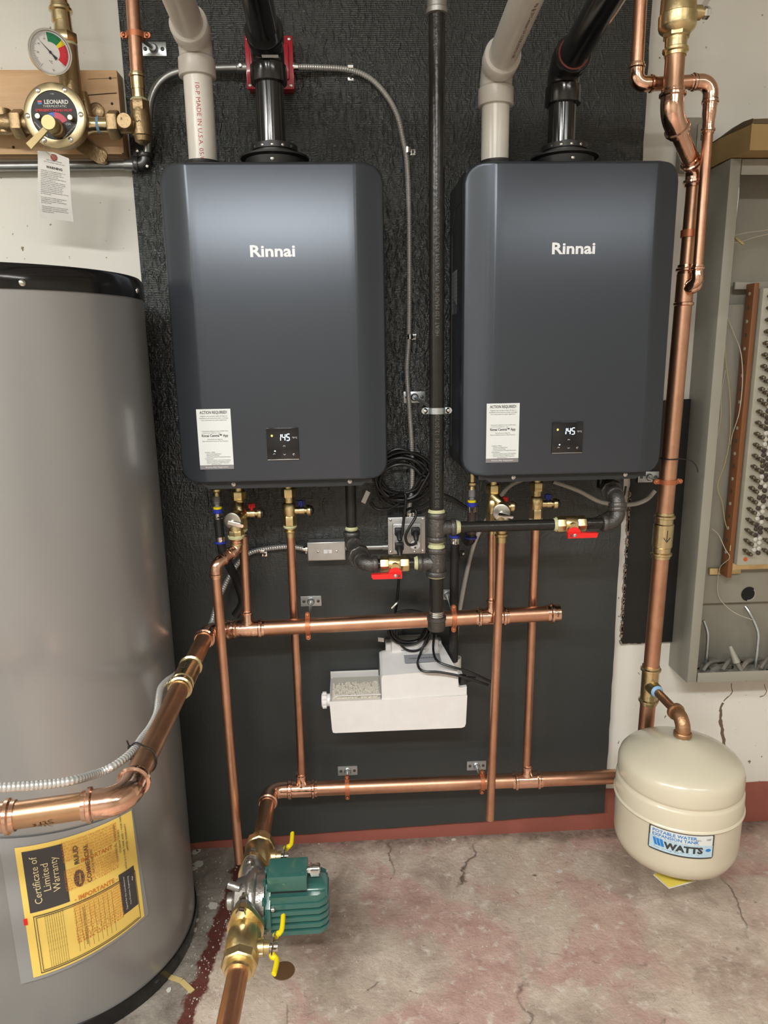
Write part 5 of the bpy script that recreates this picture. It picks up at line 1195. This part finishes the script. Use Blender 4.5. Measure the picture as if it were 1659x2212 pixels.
# tee on riser + nipple + elbow
teec = RP((zC+zD)/2)
te = thing('brass_tee', 'brass tee low on the right copper riser with a side outlet', 'fitting', teec)
nd = (V((EX,EY,0))-V((teec.x,teec.y,0))).normalized()
g = p_tee(teec, Z, nd, RH, .012, (zC-zD)/2, .04); g.lathe(teec+nd*.012, nd, [(0,.019),(.022,.018),(.026,.0165)], 24); part('body', g, BRAF, te)
part('sealant', G().lathe(teec+nd*.040, nd, [(0,.0125),(.001,.0165),(.005,.0155),(.008,.0118)], 20), TEAL, te)
npz = teec.z
ec = V((EX,EY,npz-.004)); 
single('nipple_pipe', G().tube([teec+nd*.03, ec-nd*.02], .0112, 20), COPD, 'short copper pipe between the brass tee and the bronze elbow', 'pipe', teec)
bl_ = thing('bronze_elbow', 'bronze elbow on top of the cream expansion tank', 'fitting', ec)
part('body', ielbow(ec, -nd, -Z, .0135, .030, .014), BROE, bl_)
part('sealant', G().lathe(ec-nd*.045, -nd, [(0,.0165),(.004,.0155),(.010,.0116)], 20), TEAL, bl_)
part('outlet_pipe', G().tube([ec-Z*.03, (EX,EY,ztop+.005)], .0125, 18), BROE, bl_)
# ============================================================ PLANK, MIXING VALVE, GAUGE
zpl, zph = P(255,333,-.03).z, P(250,151,-.03).z; xpl = P(252,150,-.03).x
pk = thing('wooden_plank', 'knotty pine plank fixed to the wall behind the mixing valve', 'plank', (xpl,0,zpl))
part('board', G().bb(-1.4, xpl, -.030, BW, zpl, zph, .002), WOOD, pk)
for (px,py) in ((238,169),(242,224),(266,333),(29,318)):
    part('knot', G().lathe(P(px,py,-.0300), -Y_, [(0,.0032),(.0006,.003)], 10), mat('knot',(.05,.03,.02),.8), pk)
g = G(); g.tube([P(187,206,-.0305),P(210,204,-.0305),P(235,202,-.0305),P(252,201,-.0305)], .0010, 5); g.tube([P(190,171,-.0305),P(238,169,-.0305),P(252,168,-.0305)], .0004, 5); part('crack', g, mat('crack',(.08,.04,.02),.9), pk)
yM = -.135; mc = P(119,250,yM); RM = .0670
mv = thing('mixing_valve', 'round bronze mixing valve with black dial face and lever on the wooden plank', 'valve', mc)
g = G().lathe(mc, Y_, [(0,RM-.004),(.001,RM),(.010,RM),(.012,RM-.004),(.030,RM-.004),(.050,RM-.010),(.075,RM-.03),(.085,.02)], 56)
for sx, sz in ((.058,-.055),(.060,.040),(-.05,.05)): g.lathe((mc.x+sx,-.031,mc.z+sz), -Y_, [(0,.018),(.006,.018),(.009,.012)], 18)
g.tube([(mc.x+.035,-.045,mc.z+.075),(mc.x+.045,-.045,mc.z+.02)], .011, 14); g.prism([(0,.018),(.055,.014),(.066,.008),(.070,0),(.066,-.008),(.055,-.014),(0,-.018)], (mc.x+.018,-.044,mc.z-.030), V((.80,0,-.60)), V((.60,0,.80)), Y_, .010); g.lathe((mc.x+.068,-.044,mc.z-.068), -Y_, [(0,.007),(.004,.006)], 12)
part('body', g, BRO, mv)
part('face_ring', G().lathe(mc, -Y_, [(0,RM-.001),(.002,RM-.0005),(.004,RM-.004),(.0045,.050),(.002,.048)], 56, 0, False), mat('face_brass',(.60,.50,.31),.34,1,.4,30), mv)
f0 = lambda u,v: mc+V((u,-.0030,v)); f1m = lambda u,v: mc+V((u,-.0036,v)); f2m = lambda u,v: mc+V((u,-.0042,v))
g = G(); g.add([f0(.0485*math.cos(2*PI*k/48),.0485*math.sin(2*PI*k/48)) for k in range(48)], [tuple(range(48))]); dial = part('dial', g, mat('dial_black',(.012,.012,.014),.5), mv)
def arcband(a0,a1,r0,r1,fn,c=(0,0),n=14):
    g = G(); vs = []
    for k in range(n+1): a = a0+(a1-a0)*k/n; vs += [fn(c[0]+r0*math.cos(a),c[1]+r0*math.sin(a)), fn(c[0]+r1*math.cos(a),c[1]+r1*math.sin(a))]
    return g.add(vs, [(2*k,2*k+1,2*k+3,2*k+2) for k in range(n)])
cA = (0,-.023)
part('blue_arc', arcband(PI*.5,PI*.86,.017,.029,f1m,cA), mat('dial_blue',(.01,.09,.55),.4), dial); part('red_arc', arcband(PI*.14,PI*.5,.017,.029,f1m,cA), mat('dial_red',(.60,.015,.05),.4), dial)
part('white_print', text([('LEONARD',.007,.026,.0115,'CENTER',0,.0004,-.052),('THERMOSTATIC',.003,.0175,.0070,'CENTER'),('TYPE',.0,.042,.0035,'CENTER'),('CRANSTON R.I. U.S.A.',.030,-.033,.0045,'CENTER',.75),('LEONARD VALVE CO.',-.032,-.028,.0040,'CENTER',-.85),('CSA',.028,-.018,.006,'CENTER')], f2m), PAPERW, dial)
part('red_print', text([('EMERGENCY MIXING VALVE',.0,.0095,.0068,'CENTER',0,.0002,-.078)], f2m), mat('dial_red_print',(.70,.04,.05),.5), dial)
g = G()
for q, dx_ in ((0,0),): quad(g, f2m, -.033,-.024,.0255,.029)
part('logo_red', g, REDH, dial); part('logo_blue', quad(G(), f2m, -.033,-.024,.0215,.025), BLUP, dial)
for k in range(6):
    a = PI*2*k/6+.02+PI/3*0; 
    part('face_screw', screwhead(G(), mc+V((.0575*math.cos(a),-.0042,.0575*math.sin(a))), -Y_, .0055,.003), SCREW, mv)
hd = P(107,266,yM-.050); st_ = V((hd.x,yM-.004,hd.z))
part('stem', G().lathe(st_, -Y_, [(0,.018),(.014,.016),(.016,.013),(.046,.012)], 22), BRO, mv)
part('handle_hub', G().lathe((st_.x,yM-.036,st_.z), -Y_, [(0,.0155),(.020,.0155),(.021,.0145)], 26), mat('brushed_brass_hub',(.50,.40,.20),.5,1), mv)
tip = P(62,316,yM-.045); hb = V((st_.x,yM-.046,st_.z)); dv = (V((tip.x,yM-.046,tip.z))-hb); Lh = dv.length; dv.normalize(); sv = dv.cross(Y_)
part('handle', G().prism([(0,-.005),(Lh,-.0075),(Lh,.0075),(0,.005)], hb, dv, sv, Y_, .006), mat('brushed_brass',(.42,.33,.17),.55,1), mv)
for (px,py) in ((83,252),(153,255)):
    c = P(px,py,yM-.01); part('stop_pin', G().lathe((c.x,yM-.003,c.z), -Y_, [(0,.006),(.012,.006),(.013,.005)], 14), BRA, mv)
# unions and side bodies
zq_ = P(215,270,-.085).z; yq = -.085
part('outlet_stub', G().lathe((mc.x+.045,yq,zq_), X, [(0,.024),(.022,.0165),(.058,.0165)], 22), BRAF, mv)
part('blue_seal', G().lathe((P(211,270,yq).x,yq,zq_), X, [(0,.0172),(.006,.0175)], 20), TEAL, mv)
xn = P(236,268,yq).x; part('union_nut', G().hex((xn,yq,zq_), X, .024, .031, Z), BRO, mv)
xk_ = P(305,265,yq).x; 
ev = thing('angle_check_valve', 'bronze check valve standing under the thin copper pipe right of the mixing valve', 'valve', (xk_,yq,zq_-.05))
g = G().tube([(xn+.024,yq,zq_),(xk_,yq,zq_)], .0185, 20); zt3 = P(303,215,yq).z; zb3 = P(307,312,yq).z
g.lathe((xk_,yq,zb3), Z, [(0,.008),(.006,.017),(.016,.019),(.018,.0215),(zq_-zb3+.02,.0215),(zt3-zb3-.02,.019)], 24); g.hex((xk_,yq,zt3-.026), Z, .024, .0215, X)
g.lathe((P(277,268,yq).x,yq-.012,zq_), -Y_, [(0,.017),(.020,.0165),(.021,.0155)], 24)
part('body', g, BRO, ev)
part('sealant', G().lathe((xk_,yq,zt3-.004), Z, [(0,.0195),(.003,.020),(.006,.0165)], 20), DOPE, ev)
part('cast_lettering', text([('R',P(272,264,yq).x,zq_+.003,.009,'CENTER',0),('5',xk_,zq_+.002,.014,'CENTER',PI/2)], lambda u,v: V((u,yq-(.0336 if u < xk_-.01 else .0222),v))), mat('bronze_dark',(.10,.06,.03),.6), ev)
tp = thing('copper_pipe', 'thin vertical copper pipe with orange clamp at the upper left', 'pipe', (xk_,-.08,zt3))
xtp = P(288,20,-.075).x
part('fitting', sleeve(G().lathe((xk_,yq,zt3), Z, [(0,.015),(.03,.0145)], 20), (xk_,yq,zt3+.055), -Z, .0145, .035), BRAF, tp)
part('pipe', G().tube([(xk_,yq,zt3+.03),(xtp,-.075,P(288,-20,-.075).z),(xtp,-.075,CEIL-.004)], .0148, 20), COP, tp)
# left side
xa = P(43,262,yq).x; za = P(20,268,yq).z
lu = thing('union_fitting', 'bronze union and tee at the left edge, feeding the mixing valve', 'fitting', (xa,yq,za))
part('union_nut', G().hex((xa-.014,yq,za), X, .024, .031, Z), BRO, lu); part('nipple', G().tube([(xa+.01,yq,za),(mc.x-.04,yq,za)], .020, 20), BRO, lu)
part('tee', G().lathe((xa-.014,yq,za), -X, [(0,.020),(.008,.023),(.035,.023),(.05,.020),(.2,.0185)], 22).lathe((xa-.035,yq,za+.030), -Z, [(0,.017),(.05,.017)], 18).lathe((xa-.05,yq-.01,za), -Y_, [(0,.018),(.012,.016)], 18), BRO, lu)
# column with gauge
xc_, yc2 = P(150,160,-.085).x, -.085; zc0, zc1 = mc.z+.02, P(148,98,yc2).z
cl = thing('outlet_column', 'bronze outlet column above the mixing valve with brass adapter and bent copper pipe', 'fitting', (xc_,yc2,zc0))
part('column', G().lathe((xc_,yc2,zc0-.03), Z, [(0,.026),(.05,.0235),(zc1-zc0+.03,.0225)], 26), BRO, cl)
part('sealant', G().lathe((xc_,yc2,zc1-.002), Z, [(0,.023),(.004,.0235),(.007,.021)], 20), DOPE, cl)
part('hex_adapter', G().hex((xc_-.002,yc2,zc1+.002), Z, .022, .0265, X), BRAF, cl)
zs = zc1+.022
part('adapter', sleeve(G().lathe((xc_-.003,yc2,zs), Z, [(0,.021),(.02,.019),(.03,.019)], 24), (xc_-.005,yc2,zs+.058), -Z, .0185, .035), BRAF, cl)
part('bent_pipe', G().tube(smooth([(xc_-.004,yc2,zs+.03),(xc_-.008,yc2,zs+.075),(xc_-.020,yc2-.01,zs+.12),(xc_-.03,yc2-.03,zs+.18),(xc_-.03,yc2-.04,CEIL-.004)],6), .0185, 22), COPF, cl)
gc = P(108,113,-.16); gn = V((.60,-1,-.28)).normalized()
ga = thing('temperature_gauge', 'round dial gauge with green, yellow and red bands at the upper left', 'gauge', gc)
gu = V((1,.60,0)).normalized(); gu = (gu-gn*gu.dot(gn)).normalized(); gv = gu.cross(-gn); gv = gv if gv.z > 0 else -gv
RG = .0425
part('case', G().lathe(gc+gn*.006, -gn, [(0,RG-.003),(0,RG),(.002,RG+.001),(.014,RG+.0005),(.018,RG-.004),(.018,.010),(.03,.008),(.08,.006)], 48, 0, False), CHROME, ga)
gf = lambda o: (lambda u,v: gc+gn*(.002+o)+gu*u+gv*v)
g = G(); g.add([gf(0)((RG-.003)*math.cos(2*PI*k/40),(RG-.003)*math.sin(2*PI*k/40)) for k in range(40)], [tuple(range(40))]); dl_ = part('dial', g, PAPERW, ga)
D = PI/180
part('green_band', arcband(48*D,100*D,.019,.036,gf(.0005)), mat('gauge_green',(.01,.22,.09),.4), dl_); part('yellow_band', arcband(32*D,48*D,.019,.036,gf(.0005)), YEL, dl_); part('red_band', arcband(-36*D,32*D,.019,.036,gf(.0005)), mat('gauge_red',(.68,.03,.05),.4), dl_)
g = G()
for k in range(56): a = (-40+5*k)*D; r0 = .031 if k % 5 else .028; g.add([gf(.001)(r*math.cos(a+s),r*math.sin(a+s)) for r, s in ((r0,-.008),(.036,-.008),(.036,.008),(r0,.008))], [(0,1,2,3)])
g.v += text([('°C',0,-.018,.007,'CENTER'),('°F',.006,-.032,.006,'CENTER')]+[(str(20*i),.026*math.cos((228-38*i)*D),.026*math.sin((228-38*i)*D),.0045,'CENTER') for i in range(1,6)], gf(.001)).v if False else []
part('tick_marks', g, INK, dl_)
part('dial_print', text([('°C',0,-.018,.007,'CENTER'),('°F',.004,-.033,.006,'CENTER')]+[(str(20*i),.025*math.cos((228-38*i)*D),.025*math.sin((228-38*i)*D),.0045,'CENTER') for i in range(1,4)], gf(.001)), INK, dl_)
a = 138*D; na, nb = (math.cos(a),math.sin(a)), (-math.sin(a),math.cos(a))
g = G(); q = [(.033,0),(-.006,.0014),(-.016,.0035),(-.016,-.0035),(-.006,-.0014)]; g.add([gf(.0018)(na[0]*s+nb[0]*w,na[1]*s+nb[1]*w) for s,w in q], [tuple(range(5))]); g.add([gf(.002)(.003*math.cos(k*PI/5),.003*math.sin(k*PI/5)) for k in range(10)], [tuple(range(10))]); part('needle', g, INK, dl_)
# warning tag
c0 = P(80,318,-.16); q4 = [P(79,319,-.150), P(147,336,-.150), P(159,479,-.110), P(86,470,-.110)]
tg = thing('warning_tag', 'white paper warning tag hanging by a wire below the mixing valve', 'tag', q4[0])
def ft(o):
    def fn(u,v):
        a = q4[0].lerp(q4[1],u); b = q4[3].lerp(q4[2],u); p = b.lerp(a,v); return p+V((0,-.004*math.sin(v*5)*1.0-o,0))
    return fn
g = G(); nv = 12; vs = []
for j in range(nv+1):
    v = j/nv
    for u in (0,.5,1):
        uu = u
        vs.append(ft(0)(uu, v if not (j == nv and u != .5) else .965))
g.add(vs, [(j*3+i,j*3+i+1,(j+1)*3+i+1,(j+1)*3+i) for j in range(nv) for i in range(2)]); part('paper', g, PAPERW, tg)
ts = [('THIS TAG MUST REMAIN',.52,.87,.045,'CENTER'),('WITH THIS SYSTEM, READ AND SAVE',.52,.84,.04,'CENTER'),('WARNING',.52,.765,.105,'CENTER',0,.003)]
body = ['WARNING: IT IS THE RESPONSIBILITY OF','THE OWNER TO DETERMINE THE','DELIVERED WATER TEMPERATURE TO','EACH EMERGENCY FIXTURE.','A COMFORTABLE RANGE IS BETWEEN 60','AND 95 F (16 AND 35 C).','IN CIRCUMSTANCES WHERE CHEMICAL','REACTION IS ACCELERATED BY WATER','TEMPERATURE, A MEDICAL ADVISOR','SHOULD BE CONSULTED FOR THE','OPTIMUM TEMPERATURE FOR EACH','APPLICATION. A RECORD OF THIS','DETERMINATION SHOULD BE KEPT ON FILE','BY THE OWNER.','','IT IS ALSO THE OWNERS RESPONSIBILITY','TO DETERMINE THE NUMBER OF','EMERGENCY SHOWERS TO BE SUPPLIED','BY THIS SYSTEM.','','THIS VALVE MUST BE CYCLED EACH TIME','THE EMERGENCY FIXTURE IS CHECKED','AND SHOWERS. SEE MAINTENANCE AND','TESTING SECTION.']
ts += [(s,.09,.705-.0265*i,.042,'LEFT') for i, s in enumerate(body) if s]
def ftx(u,v): return ft(.0008)(u, v)
def textsq(lines, fn, asp):   # lines sized in u units; squash in v
    out = G()
    for L in lines:
        out2 = text([(L[0],0,0,L[3],L[4],0)+tuple(L[6:])], lambda a,b: V((a,b,0))); out.add([fn(L[1]+p.x, L[2]+p.y*asp) for p in out2.v], out2.f)
    return out
part('tag_print', textsq(ts, ftx, .48), INK, tg)
eye = ft(.001)(.52,.93); part('eyelet', G().lathe(eye, -Y_, [(0,.0075),(.0008,.007),(.001,.003)], 18), mat('eyelet_red',(.28,.07,.04),.6), tg)
part('tie_wire', G().tube(smooth([eye+V((0,-.001,0)), P(97,325,-.15), P(95,312,-.14), P(96,300,-.138)],4), .0006, 6), WIREW, tg)
# ============================================================ RIGHT CABINET
cx0 = .930; cyf = -.10; czb, czt = P(1489,1475,cyf).z, P(1571,343,cyf).z; cx1 = 1.46
cb = thing('telephone_cabinet', 'open grey metal wiring cabinet on the wall at the right edge', 'cabinet', (cx0,BW,czb))
def cslab(name, *a, m=CABM, b=.001): return part(name, G().bb(*a, b), m, cb)
cslab('side_panel', cx0, cx0+.002, cyf, BW, czb, czt); cslab('side_panel', cx1-.002, cx1, cyf, BW, czb, czt)
cslab('front_lip', cx0, cx0+.026, cyf-.002, cyf, czb, czt); cslab('front_lip', cx1-.026, cx1, cyf-.002, cyf, czb, czt)
cslab('top_panel', cx0, cx1, cyf, BW, czt-.002, czt); cslab('bottom_panel', cx0, cx1, cyf, BW, czb, czb+.002)
cslab('top_lip', cx0+.028, cx1-.03, cyf-.002, cyf, czt-.036, czt-.001); cslab('bottom_lip', cx0+.028, cx1-.03, cyf-.004, cyf, czb, czb+.030)
cslab('back_panel', cx0+.002, cx1-.002, BW-.006, BW-.003, czb+.002, czt-.002, m=CABI)
zsh = P(1560,1300,-.0).z
g = G().bb(cx0+.03, cx1-.03, -.010, -.006, zsh, P(1600,1180,0).z+.66, .001)
part('mounting_plate', g, CABI, cb)
hp = P(1617,1283,-.011); 
g = G().lathe(hp, -Y_, [(0,.0215),(.0006,.0215)], 30); part('round_hole', g, mat('hole_black',(.006,.006,.006),.9), cb)
g = arcband(-PI*.55,PI*.25,.0175,.0215,lambda u,v: hp+V((u,-.0012,v))); part('hole_rim', g, CABM, cb)
# brown strip
bx = P(1612,900,-.05).x
xb = (P(1626,640,-.058).x+P(1573,1220,-.058).x)/2; zb0, zb1 = P(1570,1246,-.05).z, P(1624,612,-.05).z
bs = thing('brown_strip', 'tall brown strip with a row of holes inside the open cabinet', 'strip', (xb,-.03,zb0))
part('bar', G().bb(xb, xb+.013, -.060, -.022, zb0, zb1, .001), BROWN, bs)
for k in range(22): z = zb0+.035+(zb1-zb0-.06)*k/21; part('hole', G().lathe((xb-.0002,-.042,z), -X, [(0,.0048),(.0015,.0048),(.0018,.0030)], 12), TERM if k % 2 else TBR, bs)
for z in (zb1-.004, zb0+.006): part('end_bracket', G().bb(xb-.030, xb+.06, -.022, -.010, z-.008, z+.010, .001), CABM if z > 1.5 else BRA, bs)
# terminal panel
xT = (P(1652,640,-.07).x+P(1588,1220,-.07).x)/2; zT0, zT1 = P(1590,1222,-.07).z, P(1650,622,-.07).z
tm = thing('terminal_block', 'cream terminal board with rows of binding posts inside the cabinet', 'terminal block', (xT,-.04,zT0))
part('board', G().bb(xT, cx1-.06, -.070, -.028, zT0, zT1, .003), TERM, tm)
part('amber_strip', G().bb(xT-.002, cx1-.06, -.040, -.026, zT0-.022, zT0, .001), BRA, tm)
nrow = 24; proto = None
def copypart(o, dx_):
    c = o.copy(); COL.objects.link(c); c.location = o.location+dx_; return c
gp = G().lathe((0,0,0), -Y_, [(0,.0035),(.010,.0035),(.010,.0062),(.014,.0062),(.014,.0045),(.020,.0045),(.021,.003)], 8)
gw = G().lathe((0,0,0), -Y_, [(0,.0062),(.004,.0062),(.0045,.0055)], 10)
mp_ = None; wp = {}
for k in range(nrow):
    z = zT0+.045+(zT1-zT0-.065)*k/(nrow-1)
    for j in range(8):
        x = xT+.014+j*.0125+(.0 if j < 2 else .004); pz = z-(.0095 if j % 2 else 0)
        if x > cx1-.07: continue
        if j in (0,1,4,5):
            if mp_ is None:
                mp_ = part('terminal_post', G().add([v+V((x,-.070,pz)) for v in gp.v], gp.f), TBR, tm); base_p = V((x,-.070,pz))
            else: copypart(mp_, V((x,-.070,pz))-base_p)
        else:
            for hh in (0,.0125):
                mm_ = TWH if R_.random() < .35 else TDK; key = mm_.name; p = V((x,-.070,pz+hh))
                if key not in wp: wp[key] = (part('terminal_washer', G().add([v+p for v in gw.v], gw.f), mm_, tm), p)
                elif sum(1 for _ in [0]) and True: copypart(wp[key][0], p-wp[key][1])
part('red_stud', G().lathe((xT+.022,-.070,zT0+.018), -Y_, [(0,.0055),(.002,.0055),(.002,.003),(.005,.003)], 12), mat('red_stud',(.60,.12,.03),.4), tm)
part('plate_print', text([('TERMINAL BOARD',xT+.03,zT0+.032,.0045,'CENTER')], lambda u,v: V((u,-.0706,v))), INKG, tm)
# conduit clips + tubes inside the cabinet, wires, debris
def rod(pts, r, m, lab, name='metal_rod', cat='rod'): return single(name, G().tube(smooth(pts,5), r, 10), m, lab, cat)
rod([P(1597,372,-.04),P(1594,420,-.04),P(1589,465,-.04),P(1583,485,-.035),P(1577,500,-.03)], .0040, ZINC, 'bent steel rod at the top left inside the cabinet')
rod([P(1520,1340,-.04),P(1527,1360,-.045),P(1529,1380,-.05),P(1524,1440,-.05),P(1521,1446,-.05)], .0046, ZINC, 'bent steel rod at the lower left inside the cabinet')
rod([P(1610,1310,-.02),P(1618,1322,-.03),P(1630,1345,-.04),P(1638,1370,-.05),P(1636,1400,-.055),P(1632,1442,-.06)], .0050, ZINC, 'bent steel rod under the round hole inside the cabinet')
for i, (pts, m, lab) in enumerate((
 ([P(1571,685,-.03),P(1585,720,-.03),P(1600,760,-.065),P(1604,820,-.067),P(1597,890,-.065),P(1583,935,-.04),P(1578,960,-.03)], WIREW, 'long thin pinkish wire hanging across the brown strip'),
 ([P(1565,720,-.03),P(1568,780,-.03),P(1577,860,-.03),P(1577,940,-.03),P(1566,1000,-.03),P(1550,1050,-.03),P(1560,1085,-.03),P(1567,1130,-.03),P(1578,1160,-.05),P(1577,1190,-.065)], WIREY, 'thin yellowish wire hanging left of the brown strip'),
 ([P(1567,800,-.03),P(1558,850,-.03),P(1557,900,-.03),P(1548,950,-.025)], WIREW, 'short pale wire near the cabinet left lip'),
 ([P(1537,1142,-.03),P(1552,1155,-.04),P(1566,1185,-.06),P(1576,1205,-.064),P(1556,1225,-.03),P(1550,1260,-.02),P(1553,1290,-.02),P(1575,1315,-.03),P(1600,1330,-.04),P(1630,1340,-.045)], WIREW, 'pale wire running below the brown strip to the bent rod'),
 ([P(1577,512,-.03),P(1610,503,-.035),P(1650,498,-.03),P(1680,490,-.03)], WIREW, 'uppermost loose pale wire at the cabinet top'),
 ([P(1577,525,-.03),P(1600,522,-.035),P(1640,510,-.04),P(1690,500,-.03)], WIREW, 'lower loose pale wire at the cabinet top'),
 ([P(1580,505,-.03),P(1590,515,-.06),P(1606,528,-.075)], WIREY, 'stubby thick cable end poking out at the cabinet top'),
 ([P(1648,1000,-.075),P(1625,1030,-.06),P(1605,1045,-.05),P(1600,1060,-.05)], WIREY, 'curled yellow wire between strip and terminal board'))):
    single('loose_wire', G().tube(smooth(pts,6), .0011 if i != 6 else .0035, 6), m, lab, 'wire')
rr = random.Random(12); g = G()
for k in range(170): g.ball((cx0+.035+rr.random()*.42, -.085+rr.random()*.08, czb+.006+rr.random()*.018), .006+rr.random()*.009, 7, (1.4,1,.6))
single('dust_debris', g, DUST, 'dusty rubble and grit lying in the bottom of the cabinet', None, (cx0+.2,-.04,czb), kind='stuff')
OC = [w+' dusty old cable in the cabinet bottom, counting from the left' for w in ('first','second','third','fourth','fifth','sixth','seventh')]
for i in range(7):
    x = cx0+.05+i*.055; single('old_cable', G().tube(smooth([(x,-.09,czb+.030),(x+.02,-.075,czb+.042),(x+.05,-.05,czb+.038+.01*(i % 2)),(x+.09,-.03,czb+.03)],5), .0045+.001*(i % 3), 8), DUST, OC[i], 'cable', group='old cables in the cabinet bottom')
a_, b_ = P(1577,1396,-.07), P(1592,1432,-.09)
t = thing('cable_sleeve', 'pale tapered sleeve with cable standing askew in the cabinet bottom', 'sleeve', b_)
part('sleeve', G().tube([a_, b_], [.0055,.010], 16), CABM, t); part('cable', G().tube([b_+(a_-b_)*.2, P(1603,1452,-.095)], .006, 12), DUST, t)
# cardboard box on the cabinet
bz0 = czt+.002; bx0 = cx0-.004; bh = P(1635,300,-.10).z-bz0
cbx = thing('cardboard_box', 'flat tan cardboard box lying on top of the wiring cabinet', 'box', (bx0,-.05,bz0))
fxr = P(1632,330,-.19).x
q = [V((bx0,BW-.003,bz0)), V((bx0-.002,-.055,bz0)), V((fxr,-.165,bz0)), V((cx1,-.165,bz0)), V((cx1,BW-.003,bz0))]
n = 5; g = G().add(q+[p+Z*.055 for p in q], [tuple(range(n))[::-1], tuple(range(n,2*n))]+[(i,(i+1) % n,n+(i+1) % n,n+i) for i in range(n)]); part('box', g, CARD, cbx)
part('corner_seam', G().box(q[2]+V((0,-.001,.0275)), (.004,.003,.056)), CARD, cbx)
g = G().prism([(0,0),(1,0),(1.02,.22),(.72,.27),(.35,.12),(0,.02)], q[1]+Z*.0555, q[2]-q[1], Y_*0+Z*.05, Y_, .05).prism([(0,0),(1,0),(1,.12),(.3,.3),(0,.2)], q[2]+Z*.0555, q[3]-q[2], Z*.05, Y_, .05)
part('torn_flap', g, CARDD, cbx)
# outlet plate behind the copper loop
c = P(1505,292,BW-.003); wp_ = thing('wall_plate_box', 'beige surface outlet box on the wall behind the copper loop', 'outlet', c)
part('box', G().bb(c.x-.05,c.x+.028,-.012,BW,c.z-.09,c.z+.035,.006), CABI, wp_); part('faceplate', G().bb(c.x-.012,c.x+.02,-.016,-.011,c.z-.055,c.z+.018,.003), CABM, wp_)
part('slot', G().bb(c.x-.003,c.x+.003,-.0175,-.0155,c.z-.02,c.z), INK, wp_)
# ============================================================ FLOOR DEBRIS
rr = random.Random(21)
FL = ['largest white paint flake on the floor beside the tank, near the wall','small white flake against the tank base near the wall','flake touching the wall base beside the tank','tiny flake left of the relief pipe end','large white flake left of the pump','small flake beside the tank left of the pump volute','small flake near the yellow splinter at the tank base','small flake out on the open floor towards the cream tank','small flake on the floor just below the baseboard','small flake between tank and red floor stripe','small flake at the tip of the relief pipe']
def flake(px, py, s, i):
    c = PZ(px,py,.0); n = 6; pts = [(s*(.6+.6*rr.random())*math.cos(2*PI*k/n), s*(.5+.5*rr.random())*math.sin(2*PI*k/n)) for k in range(n)]
    single('paint_flake', G().prism(pts, c+Z*.001, X, Y_, Z, .002), CHIP, FL[i], 'flake', c, 'paint flakes on the floor')
for i, (px,py,s) in enumerate(((430,1868,.018),(418,1877,.013),(421,1842,.013),(430,1838,.008),(461,1958,.017),(421,2010,.008),(365,2140,.008),(1210,1884,.008),(980,1815,.007),(425,1990,.008),(520,1915,.009))): flake(px,py,s,i)
g = G()
for k in range(620):
    if k < 330: c = PZ(rr.uniform(400,520), rr.uniform(1845,2212), 0)
    else: c = PZ(rr.uniform(640,1300), rr.uniform(1800,2200), 0)
    s = .0009+.0016*rr.random()**2; g.box(c+Z*s*.5, (s*1.6,s*1.3,s), M.Rotation(rr.random()*3,3,'Z'))
single('floor_grit', g, CRUMB, 'white crumbs and grit scattered over the floor', None, (0,-.3,0), kind='stuff')
a_, m_, b_ = PZ(364,2110,.001), PZ(392,2120,.001), PZ(416,2143,.001)
g = G(); 
for p, q in ((a_,m_),(m_,b_)):
    d = (q-p).normalized(); s = d.cross(Z)*.006; g.add([p-s,p+s,q+s,q-s,p-s+Z*.002,p+s+Z*.002,q+s+Z*.003,q-s+Z*.003], [(0,1,2,3),(4,5,6,7),(0,1,5,4),(1,2,6,5),(2,3,7,6),(3,0,4,7)])
single('wood_splinter', g, STRAW, 'bent yellow strip of wood or tape on the floor by the tank base', 'strip', a_)
c = PZ(612,2097,0); single('brown_stain', G().lathe(c, Z, [(0,.028),(.0008,.027)], 28), mat('stain',(.14,.075,.035),.5), 'round brown disc on the floor behind the yellow handle', 'disc', c)
